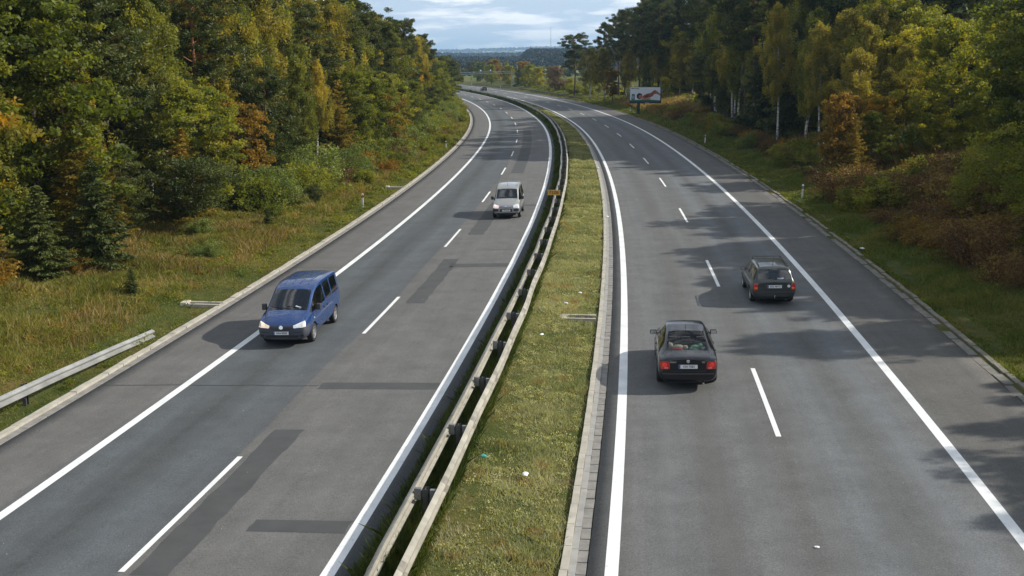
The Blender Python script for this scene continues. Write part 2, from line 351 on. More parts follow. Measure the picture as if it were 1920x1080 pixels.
# ---------------------------------------------------------------- guard rails
galv = rough_mat('aged_galvanised_steel', (.25, .24, .20), (.48, .46, .40), 1.6, .55, .25, .2)
dsteel = rough_mat('dark_post_steel', (.05, .052, .055), (.11, .112, .115), 4, .6, .3, .2)
WP = [(-.01, -.165), (.04, -.14), (.09, -.105), (.09, -.07), (.005, -.03), (.005, .03), (.09, .07), (.09, .105), (.04, .14), (-.01, .165)]
def beam(name, parent, sv, o, side, zc, jit, mats, amp=.02, vs_=1.0):
    """W-profile beam following the road; side +1 faces larger o"""
    mb = MB(); n = len(sv); vs = []
    for i, s in enumerate(sv):
        dz = zc(s) if callable(zc) else zc
        oo = (o(s) if callable(o) else o)+jit[i]*amp; b = P(s, oo) if mats is not galvg else PG(s, oo)
        th = heading(s); nx = Vector((math.cos(th), math.sin(th), 0))*side
        prof = [(x, z*vs_) for x, z in WP]+[(x-.006, z*vs_) for x, z in WP[::-1]]
        vs += [b+nx*x+Vector((0, 0, dz+z)) for x, z in prof]
    k = len(WP)*2; fs = []
    for i in range(n-1):
        for j in range(k): fs.append((i*k+j, i*k+(j+1) % k, (i+1)*k+(j+1) % k, (i+1)*k+j))
    fs += [tuple(range(k)), tuple((n-1)*k+j for j in range(k))[::-1]]
    mb.add(vs, fs); o2 = mb.build(name, mats, parent); recalc(o2.data); return o2
galvg = rough_mat('aged_galvanised_steel_verge', (.24, .25, .25), (.42, .43, .42), 1.6, .5, .3, .2)
def ipost(mb, p, h, th, w=.11, d=.14):
    M = Matrix.Rotation(th, 4, 'Z')
    for dy in (-d/2, d/2): mb.box(p+M.to_3x3() @ Vector((0, dy, h/2-.1)), (w, .008, h+.2), M=M)
    mb.box(p+Vector((0, 0, h/2-.1)), (.008, d, h+.2), M=M)
rail = empty('guard_rail', P(60, -3.75))
tag(rail, 'double sided galvanised steel guard rail on dark posts running along the central reservation', 'guard rail')
def par(o, p):
    bpy.context.view_layer.update(); o.parent = p; o.matrix_parent_inverse = p.matrix_world.inverted(); return o
sv = np.concatenate([np.arange(-22, 140, 1.0), np.arange(140, 470, 4)])
rs = np.random.default_rng(3)
def smooth_jit(n, sv, period, r): 
    k = r.normal(0, 1, 400); return np.interp(sv, np.arange(400)*period-30, k)
smooth_keep = {-1: smooth_jit(len(sv), sv, 3.9, rs)*.035, 1: smooth_jit(len(sv), sv, 3.9, rs)*.018}
bL = beam('beam', None, sv, -3.99, -1, .60, smooth_keep[-1], galv, 1.0); par(bL, rail)
bR = beam('beam', None, sv, -3.53, 1, .60, smooth_keep[1], galv, 1.0); par(bR, rail)
pmesh = MB(); ipost(pmesh, Vector(), .74, 0); pme = pmesh.mesh('post'); pme.materials.append(dsteel)
spmat = (rough_mat('spacer_steel', (.14, .15, .17), (.30, .31, .33), 5, .5, .4))
SPM = []
for c_, d_ in (((-.16, 0, .62), (.14, .09, .24)), ((.15, 0, .60), (.11, .09, .22))):
    sp = MB(); sp.box(c_, d_); SPM.append(sp.mesh('spacer')); SPM[-1].materials.append(spmat)
for k in range(100):
    s = 7.8+3.87*k-3.87*5
    po = bpy.data.objects.new('post', pme); COL.objects.link(po); po.location = P(s, -3.76); po.rotation_euler = (R(random.uniform(-2, 2)), R(random.uniform(-2, 2)), heading(s))
    par(po, rail)
    if s < 180:
        for q_ in SPM: q = bpy.data.objects.new('spacer', q_); COL.objects.link(q); q.parent = po
splm = rough_mat('splice_steel', (.16, .15, .13), (.34, .32, .27), 5, .55, .3, .2)
for k in range(17):
    s = 8.3+3.87*k
    for o_, sd_, mt_ in ((-3.99, -1, bL), (-3.53, 1, bR)):
        q = beam('splice', None, np.array([s-.17, s+.17]), o_+sd_*.007+ (np.interp(s, sv, smooth_keep[sd_])), sd_, .60, np.zeros(2), splm); par(q, mt_)
# verge rail, near left
vr = empty('guard_rail', PG(18, -16.6)); tag(vr, 'short grey guard rail on the left verge sloping down into the grass', 'guard rail')
sv2 = np.arange(-20, 27.5, .7)
vb = beam('beam', None, sv2, lambda s: -16.55, 1, lambda s: .60-.50*float(np.clip((s-17)/10.2, 0, 1)), np.zeros(len(sv2)), galvg, vs_=1.0); par(vb, vr)
for k in range(11):
    s = -17+4.0*k
    if s > 23.5: continue
    mb = MB(); h = .74-.5*float(np.clip((s-17)/10.2, 0, 1)); ipost(mb, PG(s, -16.74), h, heading(s)); mb.box(PG(s, -16.66, h-.13), (.1, .1, .16), heading(s))
    par(mb.build('post', dsteel), vr)
# far right verge rail
fr = empty('guard_rail', PG(280, 11.9)); tag(fr, 'distant dark guard rail along the outer bend beyond the right carriageway', 'guard rail')
sv3 = np.arange(236, 330, 3.0); darkrail = rough_mat('weathered_dark_steel', (.07, .065, .055), (.12, .11, .09), 2, .7)
b3 = beam('beam', None, sv3, 11.6, -1, .62, np.zeros(len(sv3)), darkrail); par(b3, fr)
for k in range(23):
    mb = MB(); ipost(mb, P(237+4*k, 11.75), .72, heading(237+4*k)); par(mb.build('post', dsteel), fr)
# ---------------------------------------------------------------- marker posts
white_pl = rough_mat('white_plastic', (.62, .63, .6), (.8, .8, .78), 8, .5)
black_pl = mat('black_plastic', (.02, .02, .022), .5)
refl = mat('amber_reflector', (.65, .25, .04), .25); refw = mat('white_reflector', (.7, .7, .72), .2)
def marker(s, o, label, left=True, h=.98):
    r = empty('marker_post', PG(s, o, -.02), heading(s)+random.uniform(-.1, .1)); r.rotation_euler[1] = random.uniform(-.03, .03)
    tag(r, label, 'marker post', 'white roadside marker posts')
    mb = MB(); pf = [(-.06, -.05), (.06, -.05), (.06, .02), (.025, .06), (-.025, .06), (-.06, .02)]
    def seg(z0, z1, t0=1, t1=1):
        vs = [Vector((x*t0, y*t0, z0)) for x, y in pf]+[Vector((x*t1, y*t1, z1)) for x, y in pf]
        mb.add(vs, [tuple(range(6))[::-1], tuple(range(6, 12))]+[(i, (i+1) % 6, 6+(i+1) % 6, 6+i) for i in range(6)])
    seg(0, h*.72); seg(h*.88, h*.97); seg(h*.97, h, 1, .6); mb.build('post_body', white_pl, r)
    mb.__init__(); seg(h*.72, h*.88); b = mb.build('band', black_pl, r)
    mb.__init__(); mb.box((0, -.053, h*.8), (.05, .008, .1)); mb.build('reflector', refl if left else refw, b)
marker(61.9, -16.9, 'nearest white marker post on the left verge, with black band')
marker(110.3, -16.6, 'second white marker post on the left verge, by the bright grass where the road bends')
marker(217, -16.5, 'small far white marker post on the left verge just before the road disappears')
marker(63.8, 12.3, 'nearest white marker post on the right verge, among shaded grass', False)
marker(112.7, 12.2, 'second white marker post on the right verge, in front of the dark wood', False)
marker(184, 12.6, 'third white marker post on the right verge, left of the billboard', False)
marker(360, 11.4, 'distant white marker post at the outer bend right of the far dark car', False, 1.2)
marker(419, 11.2, 'farthest white marker post at the outer bend left of the far dark car', False, 1.2)
# ---------------------------------------------------------------- text helper
def text_mesh(body, size, m, name='lettering', bold=0.0, align='CENTER', ext=.002):
    c = bpy.data.curves.new(name, 'FONT'); c.body = body; c.size = size; c.align_x = align; c.align_y = 'CENTER'; c.extrude = ext; c.offset = bold; c.resolution_u = 3
    o = bpy.data.objects.new(name, c); COL.objects.link(o); bpy.context.view_layer.update()
    dg = bpy.context.evaluated_depsgraph_get(); me = bpy.data.meshes.new_from_object(o.evaluated_get(dg)); bpy.data.objects.remove(o)
    me.materials.clear(); o = link(name, me, m); return o
UP = Matrix.Rotation(R(90), 4, 'X')
# yellow distance sign on the rail
sg = empty('distance_sign', P(59.5, -4.06, .55), heading(59)); tag(sg, 'small yellow distance sign mounted above the central guard rail', 'road sign')
mb = MB(); mb.box((0, 0, .42), (.80, .03, .30)); mb.build('sign_plate', rough_mat('yellow_sign_paint', (.55, .30, .01), (.68, .38, .02), 3, .5), sg)
mb = MB(); mb.box((0, -.003, .42+.155), (.84, .04, .016)); mb.box((0, -.003, .42-.155), (.84, .04, .016)); mb.build('sign_rim', mat('rim_grey', (.5, .45, .33), .5), sg)
t = text_mesh('71.06', .27, mat('sign_red_brown', (.22, .055, .01), .6), bold=.006); t.parent = sg; t.matrix_local = Matrix.Translation((0, -.0175, .42)) @ UP
for xx in (-.1, .15):
    mb = MB(); mb.box((xx, .03, .1), (.04, .03, .5)); mb.build('sign_bracket', dsteel, sg)
# ---------------------------------------------------------------- billboard
bb = empty('billboard', PG(175.7, 13.9), -0.11); tag(bb, 'roadside billboard with a reclining woman pictured on white, dark blue frame, by the right wood', 'billboard')
BZ = 3.05
mb = MB(); mb.box((-1.2, .12, .75), (.5, .3, 1.9)); mb.build('support', rough_mat('billboard_support', (.02, .03, .035), (.05, .06, .06), 3), bb)
mb = MB(); mb.box((-.05, .12, BZ), (5.36, .22, 2.75)); mb.build('frame', mat('frame_navy', (.008, .018, .045), .5), bb)
pan = MB(); pan.box((-.12, 0, BZ+.08), (5.1, .03, 2.45)); pan = pan.build('poster', mat('poster_white', (.74, .80, .88), .5), bb)
def flat(name, pts, col, y):
    mb = MB(); n = len(pts); vs = [(x-2.67, -y, z+BZ-1.145) for x, z in pts]+[(x-2.67, -y+.006, z+BZ-1.145) for x, z in pts]
    mb.add(vs, [tuple(range(n))[::-1], tuple(range(n, 2*n))]+[(i, (i+1) % n, n+(i+1) % n, n+i) for i in range(n)])
    o = mb.build(name, mat('print_'+name+'_%d' % len(MATS), col, .6), pan); recalc(o.data); return o
def blob(cx, cz, rx, rz, a=0, n=14): return [(cx+rx*math.cos(t)*math.cos(a)-rz*math.sin(t)*math.sin(a), cz+rx*math.cos(t)*math.sin(a)+rz*math.sin(t)*math.cos(a)) for t in [2*math.pi*i/n for i in range(n)]]
flat('green_band', [(0, 0), (5.1, 0), (5.1, .28), (0, .28)], (.01, .12, .09), .02)
flat('green_swoosh', [(.3, .28), (1.5, .33), (2.6, .42), (3.4, .38), (4.9, .27), (.3, .24)], (.05, .22, .12), .024)
flat('shampoo_bottle', [(.22, .3), (.82, .3), (.82, 1.25), (.6, 1.35), (.3, 1.3)], (.09, .15, .16), .022)
flat('bottle_label', [(.36, .5), (.66, .5), (.66, 1.0), (.36, 1.0)], (.32, .42, .42), .026)
flat('hair', blob(1.62, .95, .5, .52, .3), (.012, .012, .03), .022)
flat('face', blob(1.78, .86, .36, .34, .5), (.42, .17, .09), .028)
flat('back', [(2.05, .7), (2.3, 1.1), (2.8, 1.35), (3.5, 1.5), (3.9, 1.85), (4.2, 1.98), (4.55, 1.8), (5.08, 1.35), (5.08, 1.05), (4.5, 1.35), (4.1, 1.35), (3.8, .95), (3.3, .7), (2.6, .62)], (.30, .085, .035), .026)
flat('arm', [(1.9, .42), (2.1, .62), (2.7, .66), (3.5, .52), (3.6, .6), (3.3, .4), (2.5, .34), (2.1, .3)], (.50, .20, .16), .030)
flat('shading', [(2.3, .85), (2.9, 1.15), (3.3, 1.05), (2.9, .8)], (.10, .045, .015), .030)
flat('thigh', [(4.2, 1.75), (4.5, 1.72), (5.06, 1.3), (5.06, 1.2), (4.5, 1.5)], (.38, .22, .12), .030)
t = text_mesh('SAMPON VEDA', .2, mat('poster_ink', (.01, .06, .10), .6), bold=.008, align='LEFT'); t.parent = pan; t.matrix_local = Matrix.Translation((-2.5, -.022, BZ+1.08)) @ UP
mb = MB(); mb.box((.2, -.03, BZ-1.33), (.7, .02, .13)); mb.build('name_plate', mat('plate_grey', (.35, .36, .40), .5), bb)
# ---------------------------------------------------------------- gantry, poles, mast
gr = empty('gantry', P(360, 15.3)); tag(gr, 'grey steel gantry spanning the far bend of the motorway, with two small lights', 'gantry')
gst = rough_mat('gantry_steel', (.22, .26, .28), (.32, .36, .38), 2, .5)
A, B = P(360, 15.3), P(360, -18)
def boxline(mb, a, b, w, h):
    d = b-a; mb.box((a+b)/2, (d.length, w, h), M=d.to_track_quat('X', 'Z').to_matrix().to_4x4())
for q in (A, B):
    mb = MB(); mb.box(q+Vector((0, 0, 2.7)), (.45, .45, 5.6)); par(mb.build('column', gst), gr)
mb = MB()
for dz in (5.0, 5.6): boxline(mb, A+Vector((0, 0, dz)), B+Vector((0, 0, dz)), .16, .16)
for k in range(20):
    a = A.lerp(B, k/20)+Vector((0, 0, 5.0)); b = A.lerp(B, (k+1)/20)+Vector((0, 0, 5.6)); boxline(mb, a, b, .08, .08)
par(mb.build('truss', gst), gr)
for k in (.22, .32):
    mb = MB(); c = A.lerp(B, k)+Vector((0, -.3, 6.1)); mb.box(c, (.4, .3, .35)); l = mb.build('lamp', mat('gantry_lamp_glass', (.8, .85, .9), .3, emit=(.8, .9, 1, .15)), gr); par(l, gr)
pole = MB(); pole.tube([PG(402, 26), PG(402, 26, 7.2)], [.12, .07], 8); pole.box(PG(402, 26, 7.25), (.7, .1, .1)); tag(pole.build('lamp_pole', gst, smooth=False), 'thin pale pole standing behind the far trees right of the gantry column', 'pole')
ms = MB(); a = Vector((74, 2060, zfar(74., 2060.))); 
ms.tube([a, a+Vector((0, 0, 62))], [.7, .25], 6); tag(ms.build('radio_mast', gst), 'thin radio mast standing on the skyline of the wooded hill', 'mast')
# ---------------------------------------------------------------- drains, litter
gt = empty('storm_drain', PG(29.8, -1.6), heading(30)); tag(gt, 'concrete storm drain with iron grating beside the central reservation kerb', 'drain')
mb = MB(); mb.box((-.05, .28, .03), (1.25, .14, .14)); mb.box((-.05, -.28, .03), (1.25, .12, .14)); mb.box((-.62, 0, .03), (.3, .45, .14)); mb.build('drain_frame', conc, gt)
mb = MB()
for k in range(7): mb.box((-.38+.13*k, 0, .05), (.055, .44, .04))
mb.box((0, 0, -.04), (.95, .44, .02)); mb.build('grate', mat('cast_iron', (.03, .03, .03), .6), gt)
def outlet(s, o, label, L=1.5):
    r = empty('drain_chute', PG(s, o), heading(s)); tag(r, label, 'drain chute', 'concrete drain chutes on the left verge')
    mb = MB(); mb.box((-.1, .22, .04), (L, .14, .2)); mb.box((-.1, -.22, .04), (L, .14, .2)); mb.box((-.1, 0, .0), (L, .34, .06)); mb.build('channel', conc, r)
    mb = MB(); mb.box((-L/2-.1, 0, .06), (.3, .62, .26), taper=.8); mb.build('head_block', rough_mat('head_concrete', (.4, .37, .32), (.6, .57, .5), 6), r)
outlet(31.8, -16.5, 'concrete drain chute opening into the grass left of the blue van')
outlet(72.9, -16.45, 'concrete drain chute in the grass beyond the nearest left marker post', 1.3)
def litter(s, o, label, sz=.14, col=(.75, .76, .78), road=False):
    bm = bmesh.new(); bmesh.ops.create_icosphere(bm, subdivisions=2, radius=1)
    for v in bm.verts: v.co = Vector((v.co.x*sz*random.uniform(.8, 1.2), v.co.y*sz*.7*random.uniform(.8, 1.2), v.co.z*sz*.35*random.uniform(.7, 1.3)))
    me = bpy.data.meshes.new('litter'); bm.to_mesh(me); bm.free()
    c = link('crumpled_litter', me, MATS.get('litter%s' % (col,)) or mat('litter%s' % (col,), col, .6)); c.location = P(s, o, sz*.3) if road else PG(s, o, .16); c.rotation_euler = (0, 0, random.uniform(0, 6)); tag(c, label, 'litter', 'scraps of litter')
litter(14.2, -2.05, 'largest white litter scrap lying on the near median grass', .11)
litter(15.0, -3.1, 'turquoise scrap of litter in the median grass next to the guard rail', .09, (.05, .35, .33))
litter(33.6, -1.75, 'white scrap of litter in the median grass just beyond the storm drain', .10)
litter(31.4, -2.2, 'white scrap of litter in the median grass left of the storm drain', .10)
litter(26.5, -2.75, 'white scrap of litter on the median grass, nearer than the storm drain', .09)
litter(56.1, -.72, 'pale round scrap in the median gutter across from the silver van', .16, (.6, .63, .66), True)
litter(85.5, -.85, 'white scrap on the median kerb in the shaded stretch', .18)
litter(43.8, 11.45, 'white scrap of litter in the grass by the right kerb, ahead of the grey estate car', .12)
litter(11.4, 3.85, 'small white road stud with dark base lying on the near right carriageway', .055, (.75, .76, .78), True)

# small stones and specks lying on the carriageways
rg = np.random.default_rng(5); mb = MB()
for k in range(170):
    s_ = 8+60*rg.random()**1.6; o_ = rg.uniform(-15.2, -5.3) if rg.random() < .55 else rg.uniform(.3, 10.3); c = P(s_, o_, .008); r_ = rg.uniform(.006, .016)
    vs = [c+Vector((math.cos(a)*r_, math.sin(a)*r_, -.006)) for a in (0, 1.2, 2.5, 3.8, 5.1)]+[c+Vector((r_*.2, 0, r_*.8))]
    mb.add(vs, [(i, (i+1) % 5, 5) for i in range(5)])
tag(mb.build('road_grit', mat('pale_grit', (.32, .31, .28), .8)), 'pale specks of grit scattered on both carriageways', 'grit', kind='stuff')
# ---------------------------------------------------------------- cars
def paintm(name, col, metal=.35, rough=.32, dirt=.25):
    m = mat(name, col, rough, metal, coat=.8 if col[1] > .02 else .3); g = G(m); pos = g.n('ShaderNodeTexCoord').outputs['Object']
    d = g.noise(pos, 2.5, 5, .65); c2 = tuple(min(1, q*.85+.008) for q in col)
    zz = g.n('ShaderNodeSeparateXYZ', {0: pos}).outputs[2]
    low = g.n('ShaderNodeMapRange', {'Value': zz, 'From Min': .75, 'From Max': .2}).outputs[0]
    c = g.mix(g.math('MULTIPLY', d, .5), (*col, 1), (*c2, 1)); g.col(g.mix(g.math('MULTIPLY', low, dirt), c, (.12, .11, .09, 1)))
    g.t.links.new(g.n('ShaderNodeMapRange', {'Value': d, 'To Min': rough-.06, 'To Max': rough+.14}).outputs[0], g.b.inputs['Roughness']); return m
def glassm(name, tint, mixf=.55):
    m = bpy.data.materials.new(name); m.use_nodes = True; t = m.node_tree; b = t.nodes['Principled BSDF']
    b.inputs['Base Color'].default_value = (.006, .008, .01, 1); b.inputs['Roughness'].default_value = .05; b.inputs['Specular IOR Level'].default_value = .8; b.inputs['IOR'].default_value = 1.9
    tr = t.nodes.new('ShaderNodeBsdfTransparent'); tr.inputs[0].default_value = (*tint, 1)
    ms = t.nodes.new('ShaderNodeMixShader'); ms.inputs[0].default_value = mixf; t.links.new(b.outputs[0], ms.inputs[1]); t.links.new(tr.outputs[0], ms.inputs[2])
    t.links.new(ms.outputs[0], t.nodes['Material Output'].inputs[0]); return m
glass = glassm('car_glass', (.45, .5, .5), .35); glass2 = glassm('clear_car_glass', (.75, .8, .8), .72)
rubber = rough_mat('tyre_rubber', (.016, .016, .017), (.03, .03, .03), 6, .85)
alloy = rough_mat('wheel_alloy', (.38, .39, .40), (.52, .53, .54), 8, .38, .7, .1)
dkplast = rough_mat('dark_car_plastic', (.03, .032, .036), (.05, .052, .058), 6, .6, 0, .1)
interior = rough_mat('car_interior', (.02, .02, .022), (.04, .04, .042), 6, .9)
platem = mat('plate_white', (.72, .74, .75), .45); inkm = mat('plate_ink', (.015, .015, .02), .5); blue_eu = mat('plate_blue', (.02, .07, .35), .45)
chrome = mat('chrome', (.75, .77, .8), .14, 1.0)
headl = mat('headlight_glass', (.72, .76, .78), .12, .3, coat=1, emit=(1, .95, .88, .12)); warmlamp = mat('warm_lit_headlight', (.8, .7, .55), .2, emit=(1, .72, .45, .35))
taill = mat('tail_light_red', (.33, .008, .008), .16, coat=1, emit=(1, .03, .02, .05)); amber = mat('indicator_amber', (.75, .22, .02), .25, coat=1)
def car(name, label, cat, st, glz, paint, wb, wr, ww, track, s, o, hd, bumper_z=.0, nose_dir=1, bump_f=None, bump_r=None, doors=None, rim_n=5, ride=0.0):
    """st: list of (x, zb, ws, wm, zm, wb, zbelt, wt, zt); glz: {interval: 'W','S','WS'}"""
    xs = [q[0] for q in st]; n = len(st); V = []; F = []; FM = []; rows = 12
    def sec(q):
        x, zb, ws, wm, zm, wbt, zbe, wt, zt = q
        lerp = lambda a, b, t: (a[0]*(1-t)+b[0]*t, a[1]*(1-t)+b[1]*t)
        p5, p8r = (wbt, zbe), (wt, zt-.035)
        bulge = lambda t: (lerp(p5, p8r, t)[0]+.035*math.sin(math.pi*t)*(1 if zt-zbe > .2 else 0), lerp(p5, p8r, t)[1])
        return [(0, zb), (ws*.8, zb), (ws, zb+.07), (wm, zm), ((wm+wbt)/2+.008, (zm+zbe)/2+.04), p5, bulge(.08), bulge(.90), p8r, (wt-.045, zt-.008), (wt*.45, zt+.012), (0, zt+.018)]
    for q in st:
        for y, z in sec(q): V.append((q[0], y, z))
        for y, z in sec(q)[1:-1]: V.append((q[0], -y, z))
    per = 22
    Lx = lambda i, j: i*per+j
    Rx = lambda i, j: i*per+(j if j in (0, 11) else 11+j)
    MI = {'body': 0, 'windscreen': 1, 'side_window': 2, 'bumper': 3, 'door': 4, 'bonnet': 5, 'rear_window': 6, 'bump2': 7, 'wheel_arch': 8, 'quarter_window': 9}
    def ftype(i, j):
        g_ = glz.get(i, '')
        if 'W' in g_ and j >= 9: return 'windscreen' if i >= n/2 else 'rear_window'
        if 'S' in g_ and j == 6: return 'side_window'
        if 'Q' in g_ and j == 6: return 'quarter_window'
        zc = (V[Lx(i, j)][2]+V[Lx(i+1, j+1)][2])/2; xc = (xs[i]+xs[i+1])/2
        if bump_f and xc > bump_f[0] and zc < bump_f[1]: return 'bumper'
        if bump_r and xc < bump_r[0] and zc < bump_r[1]: return 'bump2'
        if doors and any(a <= i < b for a, b in doors) and 2 <= j <= 5: return 'door'
        if xc > st[-1][0]-1.15 and j >= 8 and xc > glz['cowl']: return 'bonnet'
        return 'body'
    for i in range(n-1):
        for j in range(11):
            t = ftype(i, j)
            F.append((Lx(i, j), Lx(i+1, j), Lx(i+1, j+1), Lx(i, j+1))); FM.append(MI[t])
            F.append((Rx(i, j), Rx(i, j+1), Rx(i+1, j+1), Rx(i+1, j))); FM.append(MI[t])
    for i, sgn in ((0, 1), (n-1, -1)):
        F.append((Lx(i, 0), Lx(i, 1), Rx(i, 1))[::sgn]); FM.append(MI['bumper'] if i else MI['bump2'])
        for j in range(1, 10):
            zc = (V[Lx(i, j)][2]+V[Lx(i, j+1)][2])/2
            b = (bump_f and i and zc < bump_f[1]) or (bump_r and not i and zc < bump_r[1])
            F.append((Lx(i, j), Lx(i, j+1), Rx(i, j+1), Rx(i, j))[::sgn]); FM.append(MI[('bumper' if i else 'bump2')] if b else 0)
        F.append((Lx(i, 10), Lx(i, 11), Rx(i, 10))[::sgn]); FM.append(0)
    me = bpy.data.meshes.new('shell'); me.from_pydata(V, [], F); me.polygons.foreach_set('material_index', FM)
    for k in range(10): me.materials.append(paint)
    me.update(); recalc(me)
    bm = bmesh.new(); bm.from_mesh(me); cl = bm.edges.layers.float.new('crease_edge')
    for e in bm.edges:
        if len(e.link_faces) == 2:
            a, b = [f.material_index for f in e.link_faces]
            if a != b and (a in (1, 2, 6, 9) or b in (1, 2, 6, 9)): e[cl] = .85
            elif a != b: e[cl] = .35
    cv = bm.verts.layers.float.new('crease_vert')
    for v in bm.verts:
        ng = sum(f.material_index in (1, 2, 6, 9) for f in v.link_faces)
        if ng == 1: v[cv] = .75
    bm.to_mesh(me); bm.free()
    sh = link('shell', me); md = sh.modifiers.new('sub', 'SUBSURF'); md.levels = 2; md.render_levels = 2
    cuts = []
    for ax in (0, wb):
        for sd in (-1, 1):
            c = MB(); r = wr+.045; c.lathe([(0, -.15), (r, -.15), (r, .15), (0, .15)], 28, Matrix.Translation((ax, sd*(track/2+.03), wr+.01)))
            co = c.build('cut', [rubber]*10); recalc(co.data); co.data.polygons.foreach_set('material_index', [8]*len(co.data.polygons)); cuts.append(co)
            b = sh.modifiers.new('b', 'BOOLEAN'); b.operation = 'DIFFERENCE'; b.solver = 'EXACT'; b.object = co
    bpy.context.view_layer.update(); dg = bpy.context.evaluated_depsgraph_get()
    full = bpy.data.meshes.new_from_object(sh.evaluated_get(dg))
    sh.modifiers.clear(); sh.modifiers.new('sub', 'SUBSURF').levels = 2; bpy.context.view_layer.update(); dg = bpy.context.evaluated_depsgraph_get()
    smo = sh.evaluated_get(dg).to_mesh(); tree = BVHTree.FromPolygons([v.co.copy() for v in smo.vertices], [tuple(p.vertices) for p in smo.polygons])
    root = empty(name); tag(root, label, cat)
    def split(ids, nm, mt, thick=0):
        bm = bmesh.new(); bm.from_mesh(full)
        bmesh.ops.delete(bm, geom=[f for f in bm.faces if f.material_index not in ids], context='FACES')
        if not bm.faces: bm.free(); return None
        bm.faces.index_update(); bm.faces.ensure_lookup_table()
        for f in bm.faces: f.material_index = 0; f.smooth = True
        comps = []; seen = set()
        if nm in ('side_window', 'door_skin', 'wheel_arch'):
            for f in bm.faces:
                if f.index in seen: continue
                st_ = [f]; seen.add(f.index); cc = []
                while st_:
                    a = st_.pop(); cc.append(a.index)
                    for e in a.edges:
                        for b_ in e.link_faces:
                            if b_.index not in seen: seen.add(b_.index); st_.append(b_)
                comps.append(set(cc))
        else: comps = [None]
        for cc in comps:
            b2 = bm.copy()
            if cc is not None:
                b2.faces.ensure_lookup_table(); bmesh.ops.delete(b2, geom=[f for f in b2.faces if f.index not in cc], context='FACES')
            m2 = bpy.data.meshes.new(nm); b2.to_mesh(m2); b2.free(); m2.materials.clear(); m2.materials.append(mt); ob = link(nm, m2, None, root)
        bm.free(); return ob
    P_ = {'root': root}
    P_['body'] = split([0], 'body', paint); split([1], 'windscreen', glass); P_['rw'] = split([6], 'rear_window', glass2 if glz.get('clear_rear') else glass)
    split([2, 9], 'side_window', glass); split([3], 'front_bumper', glz.get('bfm', paint)); split([7], 'rear_bumper', glz.get('brm', paint)); split([4], 'door_skin', paint); split([5], 'bonnet', paint); split([8], 'wheel_arch', rubber)
    for c in cuts: bpy.data.objects.remove(c)
    bpy.data.objects.remove(sh)
    def patch(nm, q, d, mt, th=.012, off=.003, nu=8, nv=6, rnd=.0, parent=None, mirror=False):
        """q: four corners, each (a,b) in the plane across direction d ('x+','x-','y+','y-','z-'); thrown onto the body surface"""
        out = []
        for sg_ in ((1, -1) if mirror else (1,)):
            D = {'f': Vector((-1, 0, 0)), 'r': Vector((1, 0, 0)), 'l': Vector((0, -1, 0)), 'R': Vector((0, 1, 0)), 't': Vector((0, 0, -1))}[d if not (mirror and d in 'lR' and sg_ < 0) else ('R' if d == 'l' else 'l')]
            pts = []; nrm = []; ok = True
            for v in range(nv+1):
                for u in range(nu+1):
                    a, b = u/nu, v/nv
                    if rnd:
                        x, y = 2*a-1, 2*b-1; k = rnd; x2 = x*math.sqrt(1-k*y*y/2); y2 = y*math.sqrt(1-k*x*x/2); a, b = (x2+1)/2, (y2+1)/2
                    A = [q[0][i]*(1-a)+q[1][i]*a for i in (0, 1)]; B = [q[3][i]*(1-a)+q[2][i]*a for i in (0, 1)]
                    c = [A[i]*(1-b)+B[i]*b for i in (0, 1)]
                    if d in 'fr': og = Vector((5.5 if d == 'f' else -4.5, c[0]*sg_, c[1]))
                    elif d in 'lR': og = Vector((c[0], (2 if D.y < 0 else -2), c[1]))
                    else: og = Vector((c[0], c[1]*sg_, 3))
                    h, nn, _, _ = tree.ray_cast(og, D)
                    if h is None: h = pts[-1].copy() if pts else og+D*3; nn = -D
                    if nn.dot(D) > 0: nn = -nn
                    pts.append(h); nrm.append(nn)
            K = nu+1; top = [p+m_*(off+th) for p, m_ in zip(pts, nrm)]; bot = [p-m_*.006 for p, m_ in zip(pts, nrm)]
            fs = []; nb = len(pts)
            for v in range(nv):
                for u in range(nu): i = v*K+u; fs.append((i, i+1, i+K+1, i+K)); fs.append((nb+i, nb+i+K, nb+i+K+1, nb+i+1))
            bd = [i for i in range(nu)]+[v*K+nu for v in range(nv)]+[nv*K+u for u in range(nu, 0, -1)]+[v*K for v in range(nv, 0, -1)]
            for i in range(len(bd)): a, b = bd[i], bd[(i+1) % len(bd)]; fs.append((a, nb+a, nb+b, b))
            mb = MB(); mb.add(top+bot, fs); ob = mb.build(nm, mt, parent or root); recalc(ob.data); out.append(ob)
        return out[0] if len(out) == 1 else out
    P_['patch'] = patch; P_['tree'] = tree
